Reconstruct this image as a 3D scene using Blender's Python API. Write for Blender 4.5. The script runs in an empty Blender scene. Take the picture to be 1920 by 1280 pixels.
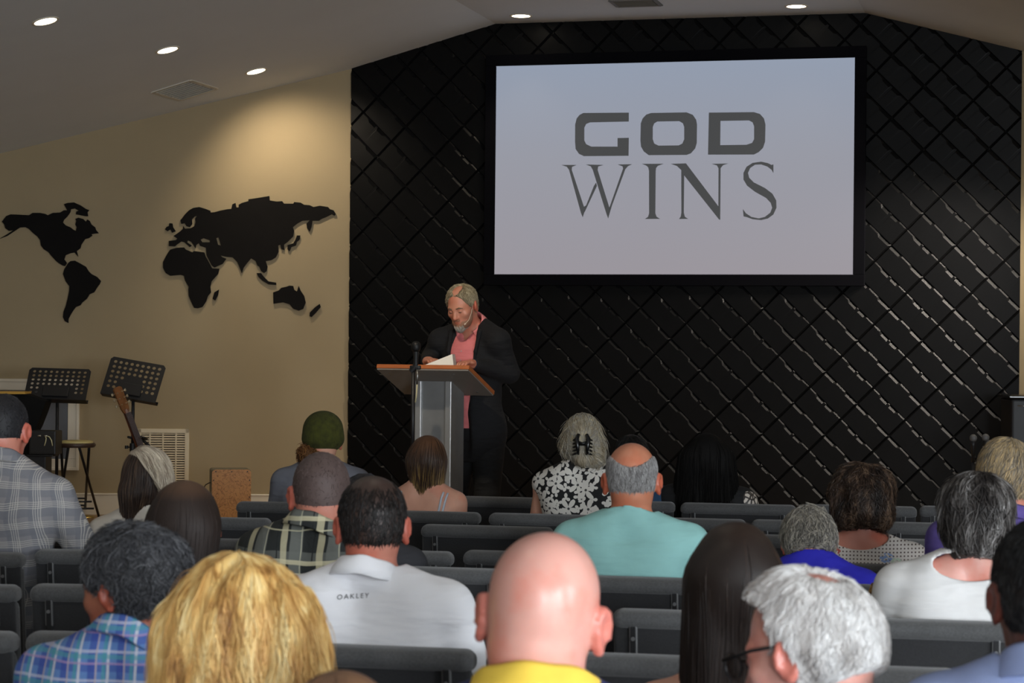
import bpy, bmesh, math, random
import numpy as np
from mathutils import Vector, Matrix
from mathutils.geometry import tessellate_polygon

# ------------------------------------------------------------------ camera, world, light, exposure
SC = bpy.context.scene
COL = SC.collection
random.seed(7)
RNG = np.random.default_rng(7)
R = math.radians
FPX, HC = 4000.0, 1.61
CAM_M = (Matrix.Translation((0, 0, HC)) @ Matrix.Rotation(R(14.4), 4, 'Z')
         @ Matrix.Rotation(R(90.18), 4, 'X') @ Matrix.Rotation(R(0.56), 4, 'Z'))
cd = bpy.data.cameras.new('camera')
cam = bpy.data.objects.new('camera', cd)
COL.objects.link(cam)
cam.matrix_world = CAM_M
cd.sensor_width = 36.0
cd.lens = 36.0 * FPX / 1920.0
cd.clip_start, cd.clip_end = 0.1, 200
cd.dof.use_dof = True
cd.dof.focus_distance = 12.2
cd.dof.aperture_fstop = 9.0
SC.camera = cam
SC.view_settings.view_transform = 'Standard'
SC.view_settings.look = 'None'
SC.view_settings.gamma = 1.0
SC.view_settings.use_curve_mapping = False
SC.view_settings.exposure = 0.0

W = bpy.data.worlds.new('world')
SC.world = W
W.use_nodes = True
W.node_tree.nodes['Background'].inputs[0].default_value = (0.55, 0.62, 0.75, 1)
W.node_tree.nodes['Background'].inputs[1].default_value = 0.12


def lamp(name, kind, loc, power, color=(1, 1, 1), aim=None, size=0.1, size_y=None, angle=90, blend=0.6, parent=None):
    l = bpy.data.lights.new(name, kind)
    l.energy = power
    l.color = color
    if kind == 'AREA':
        l.shape = 'RECTANGLE'
        l.size = size
        l.size_y = size_y or size
    elif kind == 'SPOT':
        l.spot_size = R(angle)
        l.spot_blend = blend
        l.shadow_soft_size = size
    else:
        l.shadow_soft_size = size
    o = bpy.data.objects.new(name, l)
    COL.objects.link(o)
    o.location = loc
    if aim is not None:
        o.rotation_euler = (Vector(aim) - Vector(loc)).to_track_quat('-Z', 'Y').to_euler()
    return o


# daylight through the windows of the right hand wall and of the rear wall
DAY = (0.86, 0.93, 1.0)
WIN_R = [(-3.6, 640), (-0.2, 700), (3.2, 330)]
for wy, pw in WIN_R:
    lamp('window_daylight', 'AREA', (5.55, wy, 2.0), pw, DAY, (-3, wy + 3.0, 1.5), 1.5, 1.7)
for wx, pw in ((3.2, 420), (0.2, 60)):
    lamp('window_daylight', 'AREA', (wx, -6.3, 2.0), pw, DAY, (wx - 1.5, 6, 1.4), 1.5, 1.7)

# ------------------------------------------------------------------ helpers


def at(px, py, d):
    """point of the room seen at a photo pixel, d metres in front of the camera"""
    return CAM_M @ Vector(((px - 960) / FPX * d, (640 - py) / FPX * d, -d))


def ray(px, py):
    o = Vector(CAM_M.translation)
    return o, at(px, py, 1.0) - o


def on_z(px, py, z):
    o, v = ray(px, py)
    return o + v * ((z - o.z) / v.z)


def on_plane(px, py, p0, n):
    o, v = ray(px, py)
    n = Vector(n)
    return o + v * ((Vector(p0) - o).dot(n) / v.dot(n))


def props(o, label=None, cat=None, group=None, kind=None):
    if label:
        o['label'] = label
    if cat:
        o['category'] = cat
    if group:
        o['group'] = group
    if kind:
        o['kind'] = kind
    return o


def empty(name, loc=(0, 0, 0), rotz=0.0, label=None, cat=None, group=None):
    o = bpy.data.objects.new(name, None)
    o.empty_display_size = 0.1
    COL.objects.link(o)
    o.location = loc
    o.rotation_euler = (0, 0, rotz)
    return props(o, label, cat, group)


def link(name, me, m=None, parent=None, smooth=False):
    o = bpy.data.objects.new(name, me)
    COL.objects.link(o)
    if m is not None:
        me.materials.append(m)
    if parent is not None:
        o.parent = parent
    if smooth:
        me.polygons.foreach_set('use_smooth', [True] * len(me.polygons))
    return o


def obj(name, bm, m=None, parent=None, smooth=False, angle=None):
    me = bpy.data.meshes.new(name)
    bm.normal_update()
    bm.to_mesh(me)
    bm.free()
    o = link(name, me, m, parent, smooth)
    if angle is not None:
        me.polygons.foreach_set('use_smooth', [True] * len(me.polygons))
        me.set_sharp_from_angle(angle=R(angle))
    return o


def np_mesh(name, verts, faces, m=None, parent=None, smooth=True):
    """verts (n,3), faces (f,k)"""
    verts = np.asarray(verts, np.float32)
    faces = np.asarray(faces, np.int32)
    k = faces.shape[1]
    me = bpy.data.meshes.new(name)
    me.vertices.add(len(verts))
    me.vertices.foreach_set('co', verts.ravel())
    me.loops.add(faces.size)
    me.loops.foreach_set('vertex_index', faces.ravel())
    me.polygons.add(len(faces))
    me.polygons.foreach_set('loop_start', np.arange(0, faces.size, k, dtype=np.int32))
    me.update(calc_edges=True)
    me.validate()
    return link(name, me, m, parent, smooth)


def box(bm, c, s, rot=None, bevel=0.0, segs=2):
    """a box centred on c with full size s, optionally bevelled"""
    M = Matrix.Translation(c)
    if rot is not None:
        M = M @ rot.to_4x4()
    M = M @ Matrix.Diagonal((s[0], s[1], s[2], 1))
    r = bmesh.ops.create_cube(bm, size=1.0, matrix=M)
    if bevel > 0:
        es = list({e for v in r['verts'] for e in v.link_edges})
        bmesh.ops.bevel(bm, geom=es, offset=bevel, segments=segs, profile=0.5, affect='EDGES', clamp_overlap=True)
    return bm


def tube(bm, pts, rad, seg=10, cap=True):
    """a tube through the points; rad is a number or one radius per point"""
    pts = [Vector(p) for p in pts]
    rads = rad if isinstance(rad, (list, tuple)) else [rad] * len(pts)
    rings = []
    up = None
    for i, p in enumerate(pts):
        t = (pts[min(i + 1, len(pts) - 1)] - pts[max(i - 1, 0)]).normalized()
        if up is None:
            up = Vector((0, 0, 1)) if abs(t.z) < 0.9 else Vector((1, 0, 0))
        b = t.cross(up).normalized()
        up = b.cross(t).normalized()
        rings.append([bm.verts.new(p + (b * math.cos(2 * math.pi * k / seg) + up * math.sin(2 * math.pi * k / seg)) * rads[i]) for k in range(seg)])
    for a, c in zip(rings, rings[1:]):
        for k in range(seg):
            bm.faces.new((a[k], a[(k + 1) % seg], c[(k + 1) % seg], c[k]))
    if cap:
        bm.faces.new(rings[0][::-1])
        bm.faces.new(rings[-1])
    return bm


def lathe(bm, prof, c=(0, 0, 0), seg=24, M=None):
    """surface of revolution about z from (radius, z) pairs"""
    rings = []
    M = M or Matrix.Identity(4)
    c = Vector(c)
    for r, z in prof:
        rings.append([bm.verts.new(c + (M @ Vector((r * math.cos(2 * math.pi * k / seg), r * math.sin(2 * math.pi * k / seg), z)))) for k in range(seg)])
    for a, b in zip(rings, rings[1:]):
        for k in range(seg):
            bm.faces.new((a[k], a[(k + 1) % seg], b[(k + 1) % seg], b[k]))
    bm.faces.new(rings[0][::-1])
    bm.faces.new(rings[-1])
    return bm


def prism(bm, loops, fn, depth):
    """fill 2D loops (first outer, rest holes), map by fn to 3D and extrude by the vector depth"""
    loops3 = [[Vector((p[0], p[1], 0)) for p in l] for l in loops]
    tris = tessellate_polygon(loops3)
    flat = [p for l in loops3 for p in l]
    depth = Vector(depth)
    fv = [bm.verts.new(fn(p.x, p.y) + depth) for p in flat]
    bv = [bm.verts.new(fn(p.x, p.y)) for p in flat]
    for t in tris:
        try:
            bm.faces.new([fv[i] for i in t])
            bm.faces.new([bv[i] for i in reversed(t)])
        except ValueError:
            pass
    o = 0
    for l in loops3:
        n = len(l)
        for i in range(n):
            a, b = o + i, o + (i + 1) % n
            try:
                bm.faces.new((fv[a], fv[b], bv[b], bv[a]))
            except ValueError:
                pass
        o += n
    bmesh.ops.recalc_face_normals(bm, faces=bm.faces[:])
    return bm


# ------------------------------------------------------------------ materials
def srgb(r, g, b):
    f = lambda c: (c / 255 / 12.92) if c / 255 <= 0.04045 else ((c / 255 + 0.055) / 1.055) ** 2.4
    return (f(r), f(g), f(b), 1.0)


class NT:
    """small node-tree writer"""

    def __init__(s, name):
        s.m = bpy.data.materials.new(name)
        s.m.use_nodes = True
        s.t = s.m.node_tree
        s.b = s.t.nodes['Principled BSDF']

    def n(s, kind, **kw):
        nd = s.t.nodes.new('ShaderNode' + kind)
        for k, v in kw.items():
            setattr(nd, k, v)
        return nd

    def l(s, a, b):
        s.t.links.new(a, b)

    def val(s, sock, v):
        if isinstance(v, (int, float, tuple, list)):
            sock.default_value = v
        else:
            s.l(v, sock)

    def math(s, op, a, b=0.0, c=None):
        nd = s.n('Math', operation=op)
        s.val(nd.inputs[0], a)
        s.val(nd.inputs[1], b)
        if c is not None:
            s.val(nd.inputs[2], c)
        return nd.outputs[0]

    def mix(s, fac, a, b, blend='MIX'):
        nd = s.n('Mix', data_type='RGBA', blend_type=blend)
        s.val(nd.inputs[0], fac)
        s.val(nd.inputs[6], a)
        s.val(nd.inputs[7], b)
        return nd.outputs[2]

    def noise(s, scale=5, detail=3, rough=0.5, vec=None, dist=0.0):
        nd = s.n('TexNoise')
        nd.inputs['Scale'].default_value = scale
        nd.inputs['Detail'].default_value = detail
        nd.inputs['Roughness'].default_value = rough
        nd.inputs['Distortion'].default_value = dist
        s.l(vec if vec is not None else s.obj(), nd.inputs['Vector'])
        return nd.outputs['Fac']

    def obj(s):
        if not hasattr(s, '_o'):
            s._o = s.n('TexCoord').outputs['Object']
        return s._o

    def xyz(s):
        if not hasattr(s, '_x'):
            nd = s.n('SeparateXYZ')
            s.l(s.obj(), nd.inputs[0])
            s._x = nd.outputs
        return s._x

    def ramp(s, fac, stops):
        nd = s.n('ValToRGB')
        e = nd.color_ramp.elements
        while len(e) < len(stops):
            e.new(0.5)
        for el, (p, c) in zip(e, stops):
            el.position = p
            el.color = c
        s.l(fac, nd.inputs[0])
        return nd.outputs[0]

    def bump(s, h, strength=0.3, dist=0.01):
        nd = s.n('Bump')
        nd.inputs['Strength'].default_value = strength
        nd.inputs['Distance'].default_value = dist
        s.l(h, nd.inputs['Height'])
        s.l(nd.outputs[0], s.b.inputs['Normal'])


MATS = {}


def mat(name, color, rough=0.6, metal=0.0, vary=0.0, vscale=8, bump=0.0, bscale=60, spec=0.5, sheen=0.0, coat=0.0):
    if name in MATS:
        return MATS[name]
    t = NT(name)
    c = color if len(color) == 4 else (*color, 1)
    b = t.b
    b.inputs['Roughness'].default_value = rough
    b.inputs['Metallic'].default_value = metal
    b.inputs['Specular IOR Level'].default_value = spec
    b.inputs['Coat Weight'].default_value = coat
    if sheen:
        b.inputs['Sheen Weight'].default_value = sheen
    f = t.noise(vscale, 4)
    lo = tuple(x * (1 - vary) for x in c[:3]) + (1,)
    hi = tuple(min(1, x * (1 + vary)) for x in c[:3]) + (1,)
    t.l(t.ramp(f, [(0.3, lo), (0.7, hi)]), b.inputs['Base Color'])
    if bump:
        t.bump(t.noise(bscale, 3), bump, 0.004)
    MATS[name] = t.m
    return t.m


def emit(name, color, strength):
    t = NT(name)
    t.b.inputs['Base Color'].default_value = (0, 0, 0, 1)
    t.b.inputs['Emission Color'].default_value = color
    t.b.inputs['Emission Strength'].default_value = strength
    return t.m


BLACK = mat('satin_black_metal', (0.008, 0.008, 0.009), 0.45, 0.0, 0.1)
DARKPL = mat('black_plastic', (0.010, 0.010, 0.011), 0.5, 0, 0.1)
WHITE_TRIM = mat('white_trim_paint', srgb(226, 216, 196), 0.5, 0, 0.03)
CHROME = mat('chrome', (0.6, 0.6, 0.6), 0.25, 1.0)
# ------------------------------------------------------------------ the room
YW = 16.9                                   # front wall
XL, XR, XC = -5.74, -0.30, -3.02            # ends of the dark panelled wall, centre line
FX0, FX1 = -4.50, -1.50                     # flat part of the ceiling
CZ, CM = 4.265, 0.272                       # its height, fall of the slopes
ST = 0.20                                   # stage floor
PSI = R(17.7)                               # splay of the tan walls
ROOM_L, ROOM_R, ROOM_B = -11.6, 5.6, -6.4


def ceil_z(x):
    return CZ - CM * max(0.0, FX0 - x, x - FX1)


TAN_L0 = Vector((XL, YW, 0))
TAN_LT = Vector((-math.cos(PSI), -math.sin(PSI), 0))
TAN_LN = Vector((math.sin(PSI), -math.cos(PSI), 0))
TAN_R0 = Vector((XR, YW, 0))
TAN_RT = Vector((math.cos(PSI), -math.sin(PSI), 0))
tan_m = mat('tan_wall_paint', srgb(163, 145, 112), 0.75, 0, 0.03, 2.0, 0.05, 250)
ceil_m = mat('off_white_ceiling_paint', srgb(214, 217, 218), 0.85, 0, 0.02, 2.0, 0.05, 200)
carpet_m = mat('dark_carpet', srgb(70, 64, 58), 0.95, 0, 0.25, 120, 0.4, 400)
stage_m = mat('brown_stage_carpet', srgb(150, 122, 88), 0.9, 0, 0.2, 120, 0.3, 400)


def struct(name, bm, m, **k):
    return props(obj(name, bm, m, **k), kind='structure')


def wall_strip(p, q, base, n_out, thick=0.1):
    """wall between floor points p and q whose top follows the ceiling"""
    bm = bmesh.new()
    N = 24
    rows = []
    for i in range(N + 1):
        f = p.lerp(q, i / N)
        z1 = ceil_z(f.x) + 0.02
        rows.append([bm.verts.new((f.x, f.y, base)), bm.verts.new((f.x, f.y, z1)),
                     bm.verts.new((f.x - n_out.x * thick, f.y - n_out.y * thick, z1)), bm.verts.new((f.x - n_out.x * thick, f.y - n_out.y * thick, base))])
    for a, b in zip(rows, rows[1:]):
        for k in range(4):
            bm.faces.new((a[k], b[k], b[(k + 1) % 4], a[(k + 1) % 4]))
    bm.faces.new(rows[0])
    bm.faces.new(rows[-1][::-1])
    bmesh.ops.recalc_face_normals(bm, faces=bm.faces[:])
    return bm


TL_LEN = (XL - ROOM_L) / math.cos(PSI)
TAN_L1 = TAN_L0 + TAN_LT * TL_LEN
TAN_R1 = TAN_R0 + TAN_RT * ((ROOM_R - XR) / math.cos(PSI))
struct('wall_front_left', wall_strip(TAN_L0, TAN_L1, 0, TAN_LN), tan_m)
struct('wall_front_right', wall_strip(TAN_R0, TAN_R1, 0, Vector((-math.sin(PSI), -math.cos(PSI), 0))), tan_m)
struct('wall_left', wall_strip(TAN_L1, Vector((ROOM_L, ROOM_B, 0)), 0, Vector((1, 0, 0))), tan_m)
struct('wall_back', wall_strip(Vector((ROOM_L, ROOM_B, 0)), Vector((ROOM_R, ROOM_B, 0)), 0, Vector((0, 1, 0))), tan_m)
struct('wall_right', wall_strip(Vector((ROOM_R, ROOM_B, 0)), TAN_R1, 0, Vector((-1, 0, 0))), tan_m)

bm = bmesh.new()
for y0, y1 in ((ROOM_B - 0.1, YW + 0.2),):
    xs = [ROOM_L - 0.1, FX0, FX1, ROOM_R + 0.1]
    lo = [[bm.verts.new((x, y, ceil_z(x))) for x in xs] for y in (y0, y1)]
    hi = [[bm.verts.new((x, y, ceil_z(x) + 0.12)) for x in xs] for y in (y0, y1)]
    for i in range(3):
        bm.faces.new((lo[0][i], lo[1][i], lo[1][i + 1], lo[0][i + 1]))
        bm.faces.new((hi[0][i], hi[0][i + 1], hi[1][i + 1], hi[1][i]))
    for a, b in ((0, 0), (1, 1)):
        for i in range(3):
            bm.faces.new((lo[a][i], lo[a][i + 1], hi[a][i + 1], hi[a][i]))
    for i in (0, 3):
        bm.faces.new((lo[0][i], lo[1][i], hi[1][i], hi[0][i]))
bmesh.ops.recalc_face_normals(bm, faces=bm.faces[:])
struct('ceiling', bm, ceil_m)
bm = bmesh.new()
box(bm, ((ROOM_L + ROOM_R) / 2, 5.25, -0.06), (ROOM_R - ROOM_L + 0.2, 23.8, 0.12))
struct('floor', bm, carpet_m)
SY = 11.25                                  # front edge of the stage
bm = bmesh.new()
pts = [(-9.6, SY), (3.6, SY), (TAN_R1.x - 0.2, TAN_R1.y - 0.0), (XR, YW), (XL, YW), (TAN_L1.x + 0.2, TAN_L1.y)]
prism(bm, [pts], lambda x, y: Vector((x, y, 0.001)), (0, 0, ST - 0.001))
struct('floor_stage', bm, stage_m)

# dark panelled wall: 50 cm tiles of rotated 2:1 bricks whose upper right edges stand proud
wall_black = mat('black_wall_panels', (0.0045, 0.0045, 0.0047), 0.40, 0, 0.08, 6, 0.02, 90, spec=0.13)
bm = bmesh.new()
bx = [(XL, 0), (XR, 0), (XR, ceil_z(XR) + 0.01), (FX1, CZ + 0.01), (FX0, CZ + 0.01), (XL, ceil_z(XL) + 0.01)]
prism(bm, [bx], lambda x, z: Vector((x, YW + 0.005, z)), (0, 0.12, 0))
struct('wall_front', bm, mat('black_wall_backing', (0.008, 0.008, 0.008), 0.6))

bm = bmesh.new()
T = 0.4965
OX, OZ = None, None
p_node = on_plane(763, 237, (0, YW, 0), (0, 1, 0))   # one crossing of the pattern
OX, OZ = p_node.x, p_node.z
e1 = Vector((1, 0, -1)).normalized()        # along the "\" ridges
e2 = Vector((1, 0, 1)).normalized()         # across them, towards the upper right
L1 = T / math.sqrt(2)
L2 = L1 / 2
AU = [0.0, 0.03, 0.30, 0.36, 0.62, 0.68, 0.97, 1.0]
AW = [0.028, 0.028, 0.028, 0.013, 0.013, 0.028, 0.026, 0.026]
BU = [0.0, 0.03, 0.20, 0.27, 0.46, 0.475, 0.525, 0.54, 0.72, 0.78, 0.97, 1.0]
BW = [0.011, 0.011, 0.011, 0.027, 0.028, 0.008, 0.008, 0.028, 0.027, 0.011, 0.011, 0.011]
PH = 0.0195
for i in range(-26, 27):
    for j in range(-50, 51):
        o = Vector((OX, 0, OZ)) + e1 * (i * L1) + e2 * (j * L2)
        cx = o + e1 * L1 / 2 + e2 * L2 / 2
        if not (XL - 0.35 < cx.x < XR + 0.35 and ST - 0.3 < cx.z < CZ + 0.35):
            continue
        US, WS = (AU, AW) if j % 2 else (BU, BW)
        rows = []
        for u, w in zip(US, WS):
            h = PH if 0.0 < u < 1.0 else 0.0
            f = lambda v, h_: bm.verts.new(((o + e1 * (u * L1) + e2 * v).x, YW - 0.004 - h_, (o + e1 * (u * L1) + e2 * v).z))
            rows.append((f(0.0, 0.0), f(0.005, h * 0.7), f(L2 - w, h), f(L2 - 0.0006, h - (w - 0.0006) * 0.68 if h else 0.0), f(L2, 0.0)))
        for r0, r1 in zip(rows, rows[1:]):
            for k in range(4):
                bm.faces.new((r0[k], r0[k + 1], r1[k + 1], r1[k]))
bmesh.ops.recalc_face_normals(bm, faces=bm.faces[:])
for co, no in (((XL, 0, 0), (-1, 0, 0)), ((XR, 0, 0), (1, 0, 0)), ((0, 0, CZ), (0, 0, 1)), ((0, 0, ST), (0, 0, -1)),
               ((FX0, 0, CZ), (-CM, 0, 1)), ((FX1, 0, CZ), (CM, 0, 1))):
    bmesh.ops.bisect_plane(bm, geom=bm.verts[:] + bm.edges[:] + bm.faces[:], plane_co=co, plane_no=no, clear_outer=True)
for f in bm.faces:
    if f.normal.y > 0:
        f.normal_flip()
struct('wall_front_panels', bm, wall_black)

# baseboards of the tan walls
for nm, p0, t, n, ln in (('baseboard_left', TAN_L0, TAN_LT, TAN_LN, TL_LEN), ('baseboard_right', TAN_R0, TAN_RT, Vector((-math.sin(PSI), -math.cos(PSI), 0)), 5.0)):
    bm = bmesh.new()
    rz = Matrix.Rotation(math.atan2(t.y, t.x), 3, 'Z')
    c = p0 + t * (ln / 2)
    box(bm, c + n * 0.009 + Vector((0, 0, ST + 0.08)), (ln - 0.02, 0.016, 0.16), rz)
    box(bm, c + n * 0.011 + Vector((0, 0, ST + 0.168)), (ln - 0.02, 0.022, 0.018), rz, 0.006)
    struct(nm, bm, WHITE_TRIM)


def tanp(px, py, off=0.0):
    return on_plane(px, py, TAN_L0 + TAN_LN * off, TAN_LN)


def tan_uv(px, py):
    p = tanp(px, py)
    return (p - TAN_L0).dot(TAN_LT), p.z


def tan_pt(u, z, off=0.0):
    v = TAN_L0 + TAN_LT * u + TAN_LN * off
    return Vector((v.x, v.y, z))


TAN_ROT = Matrix.Rotation(math.atan2(-TAN_LT.y, -TAN_LT.x), 3, 'Z')   # x to the right along the wall

# window with a white frame, dark glass
u0, z0 = tan_uv(147, 880)
_, z1 = tan_uv(20, 711)
u1 = u0 + 1.25
fw = 0.088
wroot = empty('window_1', tan_pt((u0 + u1) / 2, z0))
props(wroot, kind='structure')
bm = bmesh.new()
for (ua, ub, za, zb) in ((u0, u1, z0, z0 + fw), (u0, u1, z1 - fw, z1), (u0, u0 + fw, z0 + fw, z1 - fw), (u1 - fw, u1, z0 + fw, z1 - fw)):
    box(bm, tan_pt((ua + ub) / 2, (za + zb) / 2, 0.014), (ub - ua, 0.028, zb - za), TAN_ROT, 0.004)
for (ua, ub, za, zb) in ((u0 - 0.006, u1 + 0.006, z0 - 0.006, z0 + 0.018), (u0 - 0.006, u1 + 0.006, z1 - 0.018, z1 + 0.006), (u0 - 0.006, u0 + 0.018, z0, z1)):
    box(bm, tan_pt((ua + ub) / 2, (za + zb) / 2, 0.02), (ub - ua, 0.04, zb - za), TAN_ROT, 0.004)
f = props(obj('window_frame', bm, WHITE_TRIM), kind='structure')
f.parent = wroot
f.matrix_parent_inverse = Matrix.Translation(wroot.location).inverted()
bm = bmesh.new()
box(bm, tan_pt((u0 + u1) / 2, (z0 + z1) / 2, 0.006), (u1 - u0 - 2 * fw + 0.004, 0.006, z1 - z0 - 2 * fw + 0.004), TAN_ROT)
g = props(obj('window_pane', bm, mat('dark_window_glass', srgb(112, 114, 119), 0.25, 0, 0.06, 3)), kind='structure')
g.parent = wroot
g.matrix_parent_inverse = Matrix.Translation(wroot.location).inverted()

# daylight windows out of the picture (frames only, the light itself is above)
frame_m = WHITE_TRIM
n = 2
for wy, _ in WIN_R:
    bm = bmesh.new()
    for dy, dz, sy, sz in ((0, 0.9, 1.7, 0.09), (0, -0.9, 1.7, 0.09), (0.8, 0, 0.09, 1.7), (-0.8, 0, 0.09, 1.7)):
        box(bm, (5.58, wy + dy, 2.0 + dz), (0.05, sy, sz))
    struct('window_%d' % n, bm, frame_m)
    n += 1
for wx in (3.2, 0.2):
    bm = bmesh.new()
    for dx, dz, sx, sz in ((0, 0.9, 1.7, 0.09), (0, -0.9, 1.7, 0.09), (0.8, 0, 0.09, 1.7), (-0.8, 0, 0.09, 1.7)):
        box(bm, (wx + dx, -6.37, 2.0 + dz), (sx, 0.05, sz))
    struct('window_%d' % n, bm, frame_m)
    n += 1


# recessed ceiling lights
def ceil_hit(px, py):
    o, v = ray(px, py)
    for nrm, p in (((-CM, 0, 1), (FX0, 0, CZ)), ((0, 0, 1), (FX0, 0, CZ)), ((CM, 0, 1), (FX1, 0, CZ))):
        h = on_plane(px, py, p, nrm)
        if abs(h.z - ceil_z(h.x)) < 0.003 and h.y > 0:
            return h
    return None


glow = emit('warm_lamp_lens', (1.0, 0.86, 0.66, 1), 14)


def downlight(h, label, power, grp, rad=0.075, angle=84, aim=None):
    sl = 0 if FX0 <= h.x <= FX1 else (1 if h.x < FX0 else -1)
    rot = Matrix.Rotation(-math.atan(CM) * sl, 4, 'Y')
    r = empty('ceiling_downlight', h, 0, label, 'ceiling light', grp)
    r.rotation_euler = rot.to_euler()
    bm = bmesh.new()
    lathe(bm, [(rad + 0.016, -0.001), (rad + 0.014, -0.006), (rad, -0.007), (rad - 0.004, -0.001)], seg=32)
    obj('trim_ring', bm, WHITE_TRIM, r, angle=40)
    bm = bmesh.new()
    lathe(bm, [(rad - 0.002, -0.002), (rad - 0.004, -0.005), (rad * 0.6, -0.0065), (0.003, -0.007)], seg=32)
    obj('lamp_lens', bm, glow, r, angle=40)
    if power:
        p = h + Vector((0, 0, -0.035))
        lamp('downlight_lamp', 'SPOT', p, power, (1.0, 0.85, 0.64), aim or (p.x, p.y, 0), 0.06, angle=angle, blend=0.9)
    return r


G_DL = 'recessed lights in the stage ceiling'
SIDE = [((85, 39), 'recessed round light farthest from the dark wall, in the left slope of the ceiling', 40, None),
        ((314, 93), 'middle one of the three recessed lights in the left ceiling slope', 40, None),
        ((480, 133), 'recessed round light close above the Asian end of the wall map', 72, 1)]
for (px, py), lb, pw, _ in SIDE:
    downlight(ceil_hit(px, py), lb, pw, G_DL, angle=112 if _ else 126, aim=tanp(578, 440) if _ else None)
for (px, py), lb, pw in (((977, 29), 'recessed light in the flat ceiling above the upper left corner of the screen', 60), ((1493, 11), 'recessed light in the flat ceiling above the right half of the screen', 50)):
    downlight(ceil_hit(px, py), lb, pw, G_DL)


for k, (x, y) in enumerate([(x, y) for y in (-3.5, 0.0, 3.5, 7.0) for x in (-7.2, -4.0, -2.0, 1.6)]):  # ceiling lights added out of view to give the seats more top light
    downlight(Vector((x, y, ceil_z(x))), 'added unseen recessed light over the seats, ' + ('outer left', 'inner left', 'inner right', 'outer right')[k % 4] + ' line, ' + ('rear wall', 'rear rows', 'middle rows', 'front rows')[k // 4] + ' end', 16, 'recessed lights added over the seats', angle=130)


for (px, py), lb, pw, _ in SIDE:               # the same three lights in the right slope
    h = ceil_hit(px, py)
    h = Vector((2 * XC - h.x, h.y, 0))
    h.z = ceil_z(h.x)
    downlight(h, lb.replace('left', 'right').replace('Asian end of the wall map', 'right tan wall').replace('middle one', 'middle lamp'), pw * 0.6, G_DL, angle=130)
h = Vector((-3.5, 9.3, CZ))  # unseen lamp added to brighten the speaker from the front
downlight(h, 'recessed light added out of view in front of the podium to light the speaker', 200, G_DL, aim=(-3.3, 11.6, 1.2), angle=60)


# unseen spotlights added at the right to brighten the dark panel edges
for k, (x, y, pw) in enumerate(((0.28, 15.9, 310), (0.95, 15.7, 330))):
    h = Vector((x, y, ceil_z(x)))
    s_ = empty('added_spotlight', h, 0, ('inner', 'outer')[k] + ' of two black spotlights added out of view to rake the dark wall', 'spotlight', 'spotlights added at the right')
    tgt = Vector((-2.2, YW, 1.1))
    dv = (tgt - (h + Vector((0, 0, -0.28)))).normalized()
    bm = bmesh.new()
    tube(bm, [(0, 0, 0), (0, 0, -0.16)], 0.012, 10)
    obj('hanger', bm, BLACK, s_)
    bm = bmesh.new()
    c_ = Vector((0, 0, -0.28))
    tube(bm, [c_ - dv * 0.12, c_ - dv * 0.10, c_ + dv * 0.06], [0.03, 0.06, 0.075], 18)
    tube(bm, [c_ + Vector((0, 0, 0.13)), c_ + Vector((0, 0, 0.03))], 0.01, 8)
    obj('housing', bm, BLACK, s_, angle=40)
    bm = bmesh.new()
    tube(bm, [c_ + dv * 0.061, c_ + dv * 0.064], 0.068, 18)
    obj('lens', bm, glow, s_)
    lamp('added_spotlight_lamp', 'SPOT', h + c_ + dv * 0.09, pw, (1.0, 0.90, 0.78), tgt, 0.06, angle=62, blend=0.8)


def ceil_vent(px, py, w, dpt, label, m):
    h = ceil_hit(px, py)
    sl = 0 if FX0 <= h.x <= FX1 else (1 if h.x < FX0 else -1)
    r = empty('ceiling_vent', h, 0, label, 'air vent')
    r.rotation_euler = Matrix.Rotation(-math.atan(CM) * sl, 4, 'Y').to_euler()
    bm = bmesh.new()
    for x, y, sx, sy in ((0, dpt / 2, w, 0.03), (0, -dpt / 2, w, 0.03), (w / 2, 0, 0.03, dpt), (-w / 2, 0, 0.03, dpt)):
        box(bm, (x, y, -0.004), (sx, sy, 0.008))
    obj('frame', bm, m, r)
    bm = bmesh.new()
    for k in range(9):
        box(bm, (0, -dpt / 2 + dpt * (k + 0.5) / 9, -0.004), (w - 0.04, dpt / 18, 0.003), Matrix.Rotation(R(35), 3, 'X'))
    props(obj('louvres', bm, m, r))
    bm = bmesh.new()
    box(bm, (0, 0, -0.001), (w - 0.03, dpt - 0.03, 0.002))
    obj('backing', bm, mat('vent_dark', (0.5, 0.48, 0.45), 0.8), r)


vent_m = mat('vent_enamel', srgb(206, 200, 186), 0.6)
ceil_vent(347, 169, 0.33, 0.55, 'flat air vent in the sloped ceiling above the world map', vent_m)
ceil_vent(1192, 5, 0.34, 0.30, 'air vent in the flat ceiling above the middle of the screen', mat('vent_enamel_grey', srgb(120, 116, 108), 0.6))
# ------------------------------------------------------------------ screen
def scr(px, py, off=0.0):
    return on_plane(px, py, (0, YW - 0.075 - off, 0), (0, 1, 0))


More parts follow.
